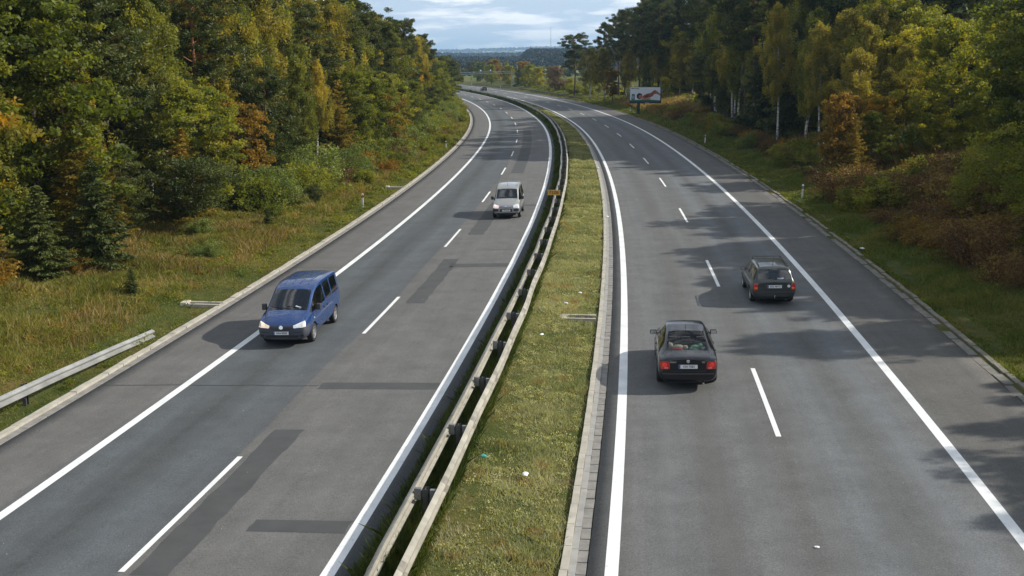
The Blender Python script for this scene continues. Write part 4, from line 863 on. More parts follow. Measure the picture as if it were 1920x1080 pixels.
def tree_mesh(kind, H, Rr, cb, seed, nl=12000, ls=.11):
    rg = np.random.default_rng(seed); tm = MB(); tm.mi = 0
    k = 9; wander = np.cumsum(rg.normal(0, {'birch': .07, 'pine': .05, 'broad': .10, 'shrub': .03}.get(kind, .015)*H/12, (k, 2)), 0)
    top = H*(.96 if kind not in ('broad', 'shrub') else .82)
    tp = [Vector((wander[i][0]*(i > 0), wander[i][1]*(i > 0), top*i/(k-1)-(.3 if i == 0 else 0))) for i in range(k)]
    r0 = {'birch': .010, 'pine': .013, 'spruce': .012, 'larch': .010, 'broad': .016, 'shrub': .010}[kind]*H
    if kind != 'shrub': tubes(tm, tp, r0, .02, 8)
    def tr(z): 
        t = min(max(z/top, 0), 1)*(k-1); i = min(int(t), k-2); return np.array(tp[i].lerp(tp[i+1], t-i))
    nb = {'birch': 34, 'pine': 30, 'spruce': 110, 'larch': 80, 'broad': 36, 'shrub': 46}[kind]
    Cs, Us, Rs = [], [], []
    for b in range(nb):
        t = (b+rg.random())/nb
        if kind == 'birch': env = Rr*math.sin(math.pi*min(1, t*.80+.17))**.7*rg.uniform(.6, 1.2)
        elif kind == 'pine': env = Rr*(.45+.75*math.sin(math.pi*(t*.75+.12)))*rg.uniform(.5, 1.15)
        elif kind in ('spruce', 'larch'): env = Rr*(1-t)**.8*rg.uniform(.8, 1.12)+.12
        elif kind == 'shrub': env = Rr*rg.uniform(.55, 1.05)
        else: env = Rr*math.sin(math.pi*(t*.78+.16))**.6*rg.uniform(.75, 1.15)
        z0 = H*(cb+(1-cb)*t*.93); az = b*2.39996+rg.normal(0, .35)
        el = {'birch': .75, 'pine': .25, 'spruce': -.22+.35*t, 'larch': .05+.3*t, 'broad': .05+.75*t, 'shrub': .0}[kind]+rg.normal(0, .12)
        if kind == 'shrub': 
            el = rg.uniform(.35, 1.45); base = np.array([rg.normal(0, .18*Rr), rg.normal(0, .18*Rr), -.05]); L = (math.cos(el)*Rr+math.sin(el)*H*.9)*rg.uniform(.75, 1.02)
        else: base = tr(z0-(.15*env if kind in ('birch', 'broad') else 0)); L = env
        d = np.array([math.cos(az)*math.cos(el), math.sin(az)*math.cos(el), math.sin(el)])
        m_ = 5; pts = []
        for i in range(m_+1):
            u = i/m_; bend = {'birch': -.28*u*u*L, 'pine': .10*u*u*L, 'spruce': -.04*u*L+.10*u*u*L, 'larch': .08*u*u*L, 'broad': -.05*u*u*L, 'shrub': -.12*u*u*L}[kind]
            pts.append(base+d*L*u+np.array([0, 0, bend])+rg.normal(0, .03*L, 3)*(u > 0))
        rb = max(.012, .22*r0*(L/Rr)**.8*(1.3-t)) if kind != 'shrub' else .018
        if kind in ('pine', 'broad', 'birch', 'shrub') or b % 2 == 0: tubes(tm, [Vector(p) for p in pts], rb, .006, 4)
        # foliage points on the branch
        if kind in ('spruce', 'larch'):
            nc = max(3, int(L*5)); us = np.linspace(.12, 1, nc)
            for u in us:
                i = min(int(u*m_), m_-1); p = pts[i]*(1-(u*m_-i))+pts[i+1]*(u*m_-i); side = np.cross(d, [0, 0, 1]); w = .30*L*(1.05-u)+.07
                for q in (-1, 0, 1): Cs.append(p+side*q*w*.7-np.array([0, 0, .06*abs(q)*L*.5])); Us.append(d*.8+side*q*.8+np.array([0, 0, -.35 if kind == 'spruce' else -.1])); Rs.append((.10+.06*L, .10+.06*L, .05+.02*L))
        elif kind == 'pine':
            for c in range(7):
                u = rg.uniform(.4, 1.05); i = min(int(u*m_), m_-1); p = pts[i]*(1-min(1, u*m_-i))+pts[i+1]*min(1, u*m_-i)
                off = rg.normal(0, .17*L+.08, 3)*[1, 1, .45]; r = rg.uniform(.26, .48)*(Rr/2.4)**.5; Cs.append(p+off); Us.append(d); Rs.append((r, r, r*.55))
                if c < 3: tubes(tm, [Vector(p), Vector(p+off)], .012, .005, 3)
        elif kind == 'birch':
            for c in range(8):
                u = rg.uniform(.3, 1.05); i = min(int(u*m_), m_-1); p = pts[i]*(1-min(1, u*m_-i))+pts[i+1]*min(1, u*m_-i)
                off = rg.normal(0, .16*L+.06, 3)*[1, 1, .6]; r = rg.uniform(.13, .30)*(Rr/2)**.5; hang = rg.uniform(.5, 1.3)*(Rr/2)**.5
                Cs.append(p+off-[0, 0, hang*.4]); Us.append(np.array([0, 0, -1.])); Rs.append((r, r, hang*.55))
        elif kind == 'broad':
            for c in range(9):
                u = rg.uniform(.4, 1.08); i = min(int(u*m_), m_-1); p = pts[i]*(1-min(1, u*m_-i))+pts[i+1]*min(1, u*m_-i)
                off = rg.normal(0, .20*L+.1, 3)*[1, 1, .8]; r = rg.uniform(.18, .48)*(Rr/2.5)**.6; Cs.append(p+off); Us.append(d); Rs.append((r, r, r*.6))
                if c < 3: tubes(tm, [Vector(p), Vector(p+off)], .015, .006, 3)
        else:
            for c in range(6):
                u = rg.uniform(.35, 1.05); i = min(int(u*m_), m_-1); p = pts[i]*(1-min(1, u*m_-i))+pts[i+1]*min(1, u*m_-i)
                off = rg.normal(0, .09*L, 3); r = rg.uniform(.16, .34)*(Rr/1.4)**.6; Cs.append(p+off); Us.append(d); Rs.append((r, r, r*.8))
    Cs = np.array(Cs); Us = np.array(Us); Rs = np.array(Rs); cv = rg.random(len(Cs))
    vol = (Rs[:, 0]*Rs[:, 1])**.8; w = vol/vol.sum(); idx = rg.choice(len(Cs), nl, p=w)
    g3 = unit(nl, rg)*(rg.random(nl)**.45)[:, None]; C = Cs[idx]+g3*Rs[idx]*1.25
    if kind == 'pine': U = g3/np.linalg.norm(g3, axis=1)[:, None]*.8+unit(nl, rg)*.45+[0, 0, .25]; el_, sz = 3.4, ls*rg.uniform(.8, 1.4, nl)
    elif kind == 'spruce': U = Us[idx]+unit(nl, rg)*.5; el_, sz = 3.2, ls*rg.uniform(.7, 1.4, nl)
    elif kind == 'larch': U = Us[idx]+unit(nl, rg)*.6; el_, sz = 3.2, ls*rg.uniform(.7, 1.3, nl)
    elif kind == 'birch': U = unit(nl, rg)+[0, 0, -.7]; el_, sz = 1.7, ls*rg.uniform(.6, 1.25, nl)
    else: U = unit(nl, rg); el_, sz = 1.5, ls*rg.uniform(.6, 1.3, nl)
    U = U/np.linalg.norm(U, axis=1)[:, None]; C[:, 2] = np.maximum(C[:, 2], .05)
    v = np.clip(.68*cv[idx]+.32*rg.random(nl), 0, 1)
    return tm.mesh('trunk'), leaves(C, sz, rg, el_, U, v)
bark = rough_mat('dark_bark', (.035, .028, .02), (.085, .068, .05), 9, .95, 0, .8)
m = rough_mat('pine_bark', (.05, .035, .025), (.13, .085, .055), 8, .95, 0, .8); g = G(m)
pos = g.n('ShaderNodeTexCoord').outputs['Object']; z = g.n('ShaderNodeSeparateXYZ', {0: pos}).outputs[2]
g.col(g.mix(g.n('ShaderNodeMapRange', {'Value': z, 'From Min': 4.0, 'From Max': 9.0}).outputs[0], g.ramp(g.noise(pos, 9, 4), [(.3, (.045, .035, .028)), (.7, (.11, .085, .065))]), (.30, .13, .055, 1))); pinebark = m
m = rough_mat('birch_bark', (.5, .5, .47), (.7, .69, .65), 5, .8); g = G(m)
pos = g.n('ShaderNodeTexCoord').outputs['Object']; f = g.noise(g.map(pos, (2, 2, 7)), 1.6, 5, .7); z = g.n('ShaderNodeSeparateXYZ', {0: pos}).outputs[2]
f2 = g.math('ADD', f, g.n('ShaderNodeMapRange', {'Value': z, 'From Min': .0, 'From Max': 1.6, 'To Min': .16, 'To Max': 0}).outputs[0])
g.col(g.ramp(f2, [(.52, (.60, .59, .55)), (.60, (.06, .055, .05))])); birchbark = m
FM = {
 'birch': foliage('birch_leaves', [(.062, .072, .014), (.155, .158, .030), (.30, .27, .055)], .45),
 'birchg': foliage('birch_green_leaves', [(.048, .070, .015), (.120, .148, .031), (.23, .25, .06)], .45),
 'pine': foliage('pine_needles', [(.022, .038, .011), (.054, .076, .022), (.105, .118, .036)], .2),
 'spruce': foliage('spruce_needles', [(.020, .034, .010), (.045, .066, .017), (.082, .10, .026)], .12),
 'broad': foliage('green_leaves', [(.040, .062, .012), (.102, .135, .023), (.21, .23, .04)], .45),
 'oak': foliage('yellow_green_leaves', [(.062, .085, .012), (.15, .18, .022), (.30, .28, .03)], .42),
 'orange': foliage('orange_leaves', [(.050, .055, .013), (.145, .10, .018), (.26, .17, .03)], .4),
 'rusty': foliage('mixed_orange_green_leaves', [(.06, .085, .014), (.17, .15, .02), (.38, .20, .025)], .45),
 'larch': foliage('larch_needles', [(.055, .062, .012), (.135, .122, .022), (.26, .19, .036)], .3),
 'willow': foliage('grey_green_leaves', [(.045, .075, .022), (.095, .14, .042), (.17, .22, .085)], .35),
 'sage': foliage('sage_leaves', [(.12, .15, .06), (.22, .26, .13), (.38, .42, .27)], .3),
 'brush': foliage('reddish_leaves', [(.042, .026, .012), (.095, .058, .026), (.17, .14, .045)], .3)}
LIB = {}
def lib(key, kind, fm, bk, variants, **kw):
    LIB[key] = []
    for i in range(variants):
        k2 = dict(kw); sd = hash((kind,)) and sum(map(ord, key))*13+i*101
        t, c = tree_mesh(kind, seed=sd, **k2); t.materials.append(bk); c.materials.append(FM[fm]); LIB[key].append((t, c, kw['H']))
lib('birch', 'birch', 'birch', birchbark, 3, H=13, Rr=2.4, cb=.36, nl=23000, ls=.082)
lib('birch_green', 'birch', 'birchg', birchbark, 2, H=13, Rr=2.3, cb=.22, nl=22000, ls=.082)
lib('pine', 'pine', 'pine', pinebark, 3, H=15, Rr=2.5, cb=.42, nl=30000, ls=.11)
lib('bushy_pine', 'pine', 'pine', pinebark, 3, H=8, Rr=2.2, cb=.12, nl=22000, ls=.10)
lib('young_pine', 'pine', 'pine', pinebark, 1, H=4, Rr=1.6, cb=.25, nl=12000, ls=.075)
lib('spruce', 'spruce', 'spruce', bark, 2, H=8, Rr=2.1, cb=.03, nl=19000, ls=.12)
lib('larch', 'larch', 'larch', bark, 2, H=8, Rr=2.0, cb=.05, nl=15000, ls=.10)
lib('broad', 'broad', 'broad', bark, 3, H=11, Rr=3.1, cb=.10, nl=26000, ls=.10)
lib('oak', 'broad', 'oak', bark, 2, H=11, Rr=3.2, cb=.06, nl=28000, ls=.10)
lib('orange_oak', 'broad', 'rusty', bark, 1, H=11, Rr=3.2, cb=.12, nl=20000, ls=.12)
lib('big_shrub', 'shrub', 'broad', bark, 1, H=4.6, Rr=3.0, cb=0, nl=26000, ls=.07)
lib('orange', 'broad', 'orange', bark, 2, H=7, Rr=1.55, cb=.26, nl=11000, ls=.085)
lib('willow', 'shrub', 'willow', bark, 2, H=3.4, Rr=1.9, cb=0, nl=9000, ls=.075)
lib('green_shrub', 'shrub', 'broad', bark, 2, H=2.4, Rr=1.5, cb=0, nl=7000, ls=.075)
lib('orange_shrub', 'shrub', 'orange', bark, 1, H=2.2, Rr=1.3, cb=0, nl=4200, ls=.065)
lib('brush', 'shrub', 'brush', bark, 2, H=1.7, Rr=1.5, cb=0, nl=4200, ls=.05)
TN = {'birch': ('birch_tree', 'birch'), 'birch_green': ('birch_tree', 'birch'), 'pine': ('pine_tree', 'pine'), 'bushy_pine': ('pine_tree', 'pine'), 'young_pine': ('pine_tree', 'pine'),
      'spruce': ('spruce_tree', 'spruce'), 'larch': ('larch_tree', 'larch'), 'broad': ('broadleaf_tree', 'tree'), 'oak': ('oak_tree', 'oak'), 'orange_oak': ('oak_tree', 'oak'), 'big_shrub': ('shrub', 'shrub'), 'orange': ('autumn_tree', 'tree'), 'willow': ('shrub', 'shrub'),
      'green_shrub': ('shrub', 'shrub'), 'orange_shrub': ('shrub', 'shrub'), 'brush': ('shrub', 'shrub')}
LOOK = {'birch': 'yellow-green birch', 'birch_green': 'green birch', 'pine': 'tall dark pine', 'bushy_pine': 'bushy dark green pine', 'young_pine': 'young pine', 'spruce': 'dark conical spruce', 'larch': 'yellowing larch',
        'broad': 'green broadleaf tree', 'oak': 'yellow-green oak', 'orange': 'orange autumn tree', 'orange_oak': 'green and orange oak', 'big_shrub': 'large green bush', 'willow': 'grey-green bush', 'green_shrub': 'green bush', 'orange_shrub': 'orange bush', 'brush': 'reddish twiggy bush'}
TREES = []
def plant(key, s, o, H, label=None, wide=1.0, var=None, row='', rz=None, lean=0, dz=-.1):
    v = LIB[key][RG.integers(len(LIB[key])) if var is None else var % len(LIB[key])]; k = H/v[2]
    r = empty(TN[key][0], PG(s, o, dz), RG.uniform(0, 6.28) if rz is None else rz); r.scale = (k*wide, k*wide, k); r.rotation_euler[0] = lean+RG.normal(0, .02); r.rotation_euler[1] = RG.normal(0, .02)
    for nm, me in (('trunk', v[0]), ('crown', v[1])):
        c = bpy.data.objects.new(nm, me); COL.objects.link(c); c.parent = r
    TREES.append((r, key, s, o, H, label, row)); r['category'] = TN[key][1]; return r
exec_rows = []
def row(side, name, o_of, s0, s1, step, mix, H, jit=1.2, wide=1.0, dmax=None):
    """plant one row of a wood; mix = [(key, weight, height factor)]"""
    global RG
    RG = np.random.default_rng(int(s0*7+s1*13+step*101)+sum(map(ord, name)))
    ks = [q[0] for q in mix]; w = np.array([q[1] for q in mix], float); w /= w.sum(); hf = {q[0]: q[2] for q in mix}; s = s0
    while s < s1:
        if side == 'R' and 175 < s < 197: s = 197.0; continue
        key = ks[RG.choice(len(ks), p=w)]; h = (H(s) if callable(H) else H)*hf[key]*RG.uniform(.86, 1.14)
        plant(key, s+RG.normal(0, jit*.5), (o_of(s) if callable(o_of) else o_of)+RG.normal(0, jit*.6), h, None, wide*RG.uniform(.9, 1.15), row=name)
        s += step*RG.uniform(.75, 1.25)
# ---- left wood
HL = lambda s: float(np.interp(s, [0, 60, 100, 150, 200, 260, 300], [15, 15, 14.5, 12.8, 12.2, 10.6, 10]))
fo = lambda d: (lambda s: float(np.interp(s, [0, 30, 36, 47, 70, 86, 145, 220, 280], [-26, -24.6, -23.2, -23.4, -23.6, -21.6, -21.6, -20, -19.2]))-d)
row('L', 'front', fo(1.3), 53, 262, 4.0, [('birch', 1.6, .70), ('broad', 3.5, .60), ('bushy_pine', 2.5, .5), ('larch', 2.2, .48), ('orange', .5, .42), ('birch_green', 2, .62), ('orange_oak', .5, .6), ('young_pine', 1, .3)], HL, 1.2)
row('L', 'second', fo(5.0), 40, 275, 3.8, [('birch', 5, 1.0), ('pine', 3.5, 1.0), ('birch_green', 4, .95), ('bushy_pine', 2, .8), ('larch', .8, .7), ('broad', 1, .9), ('orange_oak', .4, .9)], HL, 1.4, 1.1)
row('L', 'third', fo(9.5), 36, 270, 4.2, [('pine', 3, 1.12), ('birch_green', 3, 1.05), ('birch', 4, 1.08), ('spruce', 1.5, 1.0), ('broad', 1, 1.0)], HL, 1.6, 1.15)
row('L', 'inner', fo(15), 50, 250, 5.5, [('pine', 4, 1.15), ('spruce', 2, 1.1), ('birch_green', 3, 1.1)], HL, 1.8, 1.25)
row('L', 'inner', fo(22), 60, 210, 7, [('pine', 5, 1.12), ('spruce', 2, 1.1)], HL, 1.8, 1.3)
row('L', 'foot', fo(-2.6), 74, 250, 3.2, [('green_shrub', 3, .7), ('willow', 2, .75), ('brush', 2, .6), ('orange_shrub', 1, .6)], lambda s: 2.2, 1.0)
row('L', 'edge', fo(-.9), 56, 250, 3.0, [('willow', 3, 1.0), ('green_shrub', 4, .9), ('orange_shrub', 1.2, .8), ('brush', 2, .7)], lambda s: float(np.interp(s, [60, 100, 250], [2.6, 3.0, 2.8])), 1.2)
row('L', 'sapling', lambda s: -21.0, 32, 74, 4.2, [('willow', 2, .8), ('green_shrub', 3, .8), ('spruce', 1.5, 1.0), ('young_pine', 1.5, 1.2), ('orange_shrub', 1, .7)], 1.3, 2.2)
plant('young_pine', 47.4, -23.0, 3.9, 'small round-topped pine standing alone in the grass on a thin dark stem', 1.25)
plant('spruce', 36.5, -23.2, 5.2, 'dark drooping spruce at the wood edge nearest the camera on the left', 1.15, 0)
plant('spruce', 33.6, -24.2, 4.2, 'low dark spruce just left of the nearest drooping spruce', 1.2, 1)
plant('larch', 50.2, -24.4, 5.8, 'orange-yellow larch right behind the small lone pine', 1.25, 0)
plant('larch', 39.0, -25.2, 6.8, 'golden larch rising behind the nearest drooping spruce', 1.1, 1)
plant('larch', 43.0, -25.6, 5.2, 'thin golden larch between the drooping spruce and the lone pine', .9, 0)
plant('bushy_pine', 44.5, -25.6, 4.4, 'blue-green bushy pine left of the small lone pine', 1.0)
plant('birch', 43, -28.0, 9.8, 'leafy yellow-green birch with bright crown near the left edge of the photo', 1.3, 0)
plant('birch_green', 40, -29.2, 11.5, 'green birch with a white trunk near the left edge of the photo', 1.15, 1)
plant('birch_green', 36.5, -27.6, 8.0, 'low leafy green birch close to the left edge of the photo', 1.3, 0)
plant('broad', 34.8, -29.0, 11.0, 'green broadleaf tree at the left edge of the photo, mixed with orange leaves beside it', 1.1, 0)
plant('orange_oak', 32.6, -28.6, 10.5, 'orange and green autumn tree cut off by the left edge of the photo', 1.1, 0)
plant('oak', 33.5, -33.5, 13, 'green oak cut off by the left edge of the photo', 1.1, 0)
plant('orange_shrub', 30.6, -25.4, 1.9, 'orange bush low at the left edge of the photo', 1.1)
plant('larch', 31.8, -25.8, 3.8, 'small yellowing larch at the left edge of the photo', 1.3)
plant('pine', 60, -31, 16, 'tall pine with a long bare reddish trunk standing inside the left wood', 1.0, 0)
plant('pine', 52, -32, 15, 'second tall bare-trunked pine inside the left wood, nearer the camera', 1.0, 1)
plant('willow', 70, -23.0, 3.8, 'large grey-green bush at the edge of the left wood, beyond the lone small pine', 1.2)
plant('willow', 60, -23.0, 2.9, 'grey-green bush beside the orange larch at the left wood edge', 1.1)
plant('birch_green', 97, -23.0, 5.6, 'round green young birch on the bend of the left wood edge', 1.35)
plant('bushy_pine', 232, -20.0, 10.3, 'dark pine ending the left wood, right beside the road bend', 1.35, 1)
plant('bushy_pine', 243, -19.6, 10.5, 'second to last dark pine of the left wood at the road bend', 1.3, 2)
plant('bushy_pine', 255, -19.4, 10.5, 'third to last dark pine of the left wood at the road bend', 1.3, 0)
plant('broad', 222, -21.5, 9.5, 'dark green broadleaf tree beside the last pines of the left wood', 1.2, 0)
plant('pine', 158, -25.5, 15.0, 'thin open-topped pine sticking out above the left skyline', .75, 2)
# ---- right wood
HR = lambda s: float(np.interp(s, [40, 90, 130, 180, 240], [17, 20, 21.5, 20.5, 19.5]))
ro = lambda d: (lambda s: float(np.interp(s, [0, 60, 75, 100, 130, 160, 178, 190, 205, 240], [27, 26, 24, 20, 20.0, 21.5, 27, 28, 22, 18]))+d)
row('R', 'foot', lambda s: 16.2, 78, 172, 2.2, [('brush', 3, .7), ('green_shrub', 3, .8), ('orange_shrub', 1, .8), ('willow', 1, .8)], 1.9, 1.6)
row('R', 'front', ro(-.6), 104, 172, 4.4, [('pine', 4, .95), ('birch_green', 2, .72), ('birch', 1.5, .68), ('bushy_pine', 1.5, .55), ('spruce', 1.5, .6)], HR, 1.2)
row('R', 'front', ro(1.0), 196, 232, 4.6, [('birch', 4, .55), ('broad', 2, .5), ('birch_green', 1.5, .5)], HR, 1.3, 1.2)
row('R', 'second', ro(6.5), 98, 228, 4.2, [('pine', 6, 1.03), ('birch_green', 1.5, .85), ('birch', 1.5, .8), ('spruce', 1.5, .8), ('oak', .8, .7)], HR, 1.6, 1.1)
row('R', 'third', ro(12), 95, 226, 4.6, [('pine', 6, 1.05), ('spruce', 1.5, .9), ('broad', 2, .8), ('birch', 1, .8)], HR, 1.8, 1.15)
row('R', 'inner', 45, 64, 106, 4.6, [('pine', 2, 1.0), ('spruce', 1, .9), ('broad', 4, .85), ('birch_green', 3, .9)], 12.5, 1.8, 1.2)
row('R', 'inner', ro(19), 106, 218, 5.2, [('pine', 4, 1.0), ('spruce', 2, .8), ('broad', 3, .75), ('birch_green', 2, .8)], HR, 1.8, 1.2)
row('R', 'inner', ro(29), 76, 200, 7, [('pine', 5, 1.0), ('broad', 2, .85), ('spruce', 2, .9)], HR, 1.8, 1.3)
for a_, b_, h_ in ((214, 24, 20), (219, 21, 19.5), (224, 25, 20.5), (229, 21.5, 18.5), (233, 25, 19.5), (238, 20.5, 18), (243, 23, 18.5), (246, 19.5, 17), (208, 22.5, 20)):
    plant('pine', a_, b_, h_, None, .9, row='skyline')
plant('pine', 257, 13.6, 15.3, 'single tall pine standing apart against the sky at the far end of the right wood', 1.3, 1)
plant('birch', 238, 13.8, 12.4, 'bright yellow-green birch at the far end of the right wood, beside the lone pine', 1.6, 0)
plant('birch', 229, 15.4, 12.0, 'second yellow-green birch at the far end of the right wood, left of the orange tree', 1.55, 2)
plant('orange', 221, 15.6, 7.0, 'orange autumn tree to the left of the billboard', 1.0, 1)
plant('oak', 74, 25.0, 10.6, 'broad yellow-green oak catching the sun at the right edge of the clearing', 1.05, 0)
plant('oak', 88, 33.5, 10.5, 'green oak standing behind the sunlit yellow-green oak', 1.0, 1)
plant('broad', 80, 34.5, 9.5, 'large green broadleaf tree right of the sunlit oak', 1.1, 1)
plant('broad', 99, 31.0, 12.0, 'large green broadleaf tree rising above the right-hand birch group', 1.0, 0)
plant('birch', 101, 17.7, 14.5, 'birch with a bright white lower trunk at the front of the right wood', .85, 1)
plant('birch_green', 123, 20.1, 17.5, 'birch with a slanting white trunk in the dark front of the right wood', .75, 0, lean=.08)
plant('birch', 90, 19.2, 11.8, 'golden-topped birch right of the birch with the bright white lower trunk', .95, 2)
for a_, b_, h_, k_ in ((87, 23.8, 12.5, 'birch'), (81.5, 20.0, 9.5, 'birch'), (92.5, 21.8, 12.8, 'birch'), (97, 19.6, 13.5, 'birch_green'), (78, 21.6, 7.5, 'birch'), (95, 25, 14.5, 'birch')):
    plant(k_, a_, b_, h_, None, 1.2, row='group')
for a_, b_, h_, k_ in ((73.5, 19.6, 5.6, 'orange_oak'), (78.5, 19.2, 5.4, 'orange_oak'), (71.2, 18.6, 4.6, 'broad'), (82, 18.6, 5.0, 'broad')):
    plant(k_, a_, b_, h_, None, .95, row='group')
plant('birch', 84, 21.2, 11.4, 'yellow-green birch in the middle of the right-hand birch group', 1.05, 0)
plant('birch', 79, 23.2, 9.2, 'low birch with drooping top left of the sunlit oak', 1.1, 1)
plant('birch_green', 94, 23.2, 13.2, 'taller green birch at the back of the right-hand birch group', 1.1, 0)
row('R', 'group', 25.5, 84, 108, 4.0, [('birch', 3, 1.0), ('broad', 2, .95), ('birch_green', 2, 1.05), ('oak', 2, .95)], 12.5, 1.6, 1.05)
plant('orange', 70, 15.9, 6.6, 'orange and rust autumn tree on thin dark stems at the right wood edge', .9, 0)
plant('orange', 72.5, 17.4, 5.8, 'smaller rust-coloured autumn tree beside the grey-green bush on the right', .85, 1)
plant('larch', 68.8, 16.8, 4.8, 'thin yellowing larch beside the rust autumn trees on the right', .9, 1)
plant('willow', 74, 18.9, 3.6, 'large grey-green bush next to the rust autumn trees on the right', 1.2, 0)
plant('willow', 76, 21.4, 3.6, 'pale green bush behind the large grey-green bush on the right', 1.1, 1)
plant('big_shrub', 47.5, 20.6, 4.6, 'huge rounded green bush at the right edge of the photo', 1.1, 0)
plant('big_shrub', 43, 20.8, 3.6, 'dark green bush cut off by the right edge of the photo', 1.0, 0)
plant('green_shrub', 53, 22.5, 3.0, 'rounded bush behind the huge green bush on the right', 1.2, 1)
for i in range(95):
    s = RG.uniform(25, 80); lo = float(np.interp(s, [25, 45, 68, 80], [15.0, 14.2, 14.4, 19])); o = lo+RG.uniform(0, 1)**1.3*float(np.interp(s, [25, 50, 66, 80], [8, 8.5, 8, 6]))
    plant('brush' if RG.random() < .66 else ('green_shrub' if RG.random() < .6 else 'orange_shrub'), s, o, RG.uniform(1.0, 2.1), None, RG.uniform(.95, 1.35), row='bank')
row('R', 'rim', 22.5, 3, 36, 2.6, [('birch', 1, .97), ('broad', 1, 1), ('birch_green', 1, 1.03)], lambda s: float(np.interp(s, [5, 26, 29, 33, 36], [8.6, 8.2, 10.5, 10.5, 8])), 1.0)
row('R', 'rim', 25.8, 36, 62, 2.6, [('birch_green', 1, .95), ('broad', 2, 1.0)], 12.8, .8, 1.1)
row('R', 'rim', 29.5, 36, 62, 4.5, [('birch_green', 1, .9), ('pine', 2, 1.0)], 13, 1.2)
# ---- trees beyond the outer bend
for (a, b, key, h) in [(255, 17, 'broad', 5.5), (262, 21, 'broad', 4.0), (272, 16.5, 'green_shrub', 3.2), (283, 18, 'oak', 3.8), (297, 19, 'brush', 3.2), (306, 17, 'oak', 4.8), (318, 21, 'broad', 4.2), (330, 18, 'oak', 7.0), (343, 17, 'oak', 7.6), (352, 20, 'broad', 7.6),
                       (361, 18, 'spruce', 6.5), (370, 21, 'orange', 8.4), (379, 18, 'broad', 7.4), (388, 19, 'orange', 6.8), (397, 21, 'birch_green', 8.8), (407, 17, 'broad', 7.6), (417, 20, 'orange', 9.6), (428, 22, 'broad', 9.0), (440, 20, 'birch_green', 9.0), (455, 21, 'broad', 8.4), (470, 20, 'pine', 8.0)]:
    plant(key, a, b, h, None, 1.25, row='bend')
plant('orange', 297, 16.5, 7.6, 'round brownish-pink tree standing alone in the field beyond the outer bend', 1.35, 0).children[1].name
bt = TREES[-1][0]
for c in bt.children:
    if c.name.startswith('crown'):
        c.data = c.data.copy(); c.data.materials.clear(); c.data.materials.append(foliage('pinkish_brown_leaves', [(.08, .065, .055), (.13, .105, .09), (.19, .155, .13)], .3))
# ---- labels
ORD = ['first', 'second', 'third', 'fourth', 'fifth', 'sixth', 'seventh', 'eighth', 'ninth', 'tenth', 'eleventh', 'twelfth', 'thirteenth', 'fourteenth', 'fifteenth', 'sixteenth', 'seventeenth', 'eighteenth', 'nineteenth', 'twentieth']
def ordw(i): return ORD[i] if i < 20 else '%dth' % (i+1)
WH = {'front': 'in the front row of the %s wood', 'second': 'just behind the front of the %s wood', 'third': 'in the middle of the %s wood', 'sapling': 'growing as a small sapling on the near %s verge', 'foot': 'standing out in the grass before the %s wood', 'edge': 'along the grassy foot of the %s wood', 'bank': 'on the bank below the %s wood', 'group': 'in the birch group of the %s wood', 'skyline': 'on the skyline at the far end of the %s wood', 'rim': 'at the near rim of the %s verge', 'bend': 'in the line of trees beyond the outer bend'}
plural = lambda q: q+('es' if q[-1] in 'hs' else 's')
grp = {}
for t in TREES:
    r, key, s, o, H, lab, rw = t
    if lab: tag(r, lab); continue
    side = 'left' if o < -4 else 'right'
    if rw == 'inner': tag(r, '%s deep inside the %s wood, mostly hidden by nearer trees' % (LOOK[key], side), group='%s deep inside the %s wood' % (plural(LOOK[key]), side)); continue
    grp.setdefault((key, side, rw), []).append(t)
for (key, side, rw), ts in grp.items():
    ts.sort(key=lambda t: t[2]); w = WH[rw] % side if '%s' in WH[rw] else WH[rw]
    for i, t in enumerate(ts):
        tag(t[0], ('%s %s' % (LOOK[key], w)) if len(ts) == 1 else ('nearest %s %s' % (LOOK[key], w)) if i == 0 else ('farthest %s %s' % (LOOK[key], w)) if i == len(ts)-1 else '%s nearest %s %s' % (ordw(i), LOOK[key], w), group='%s %s' % (plural(LOOK[key]), w))
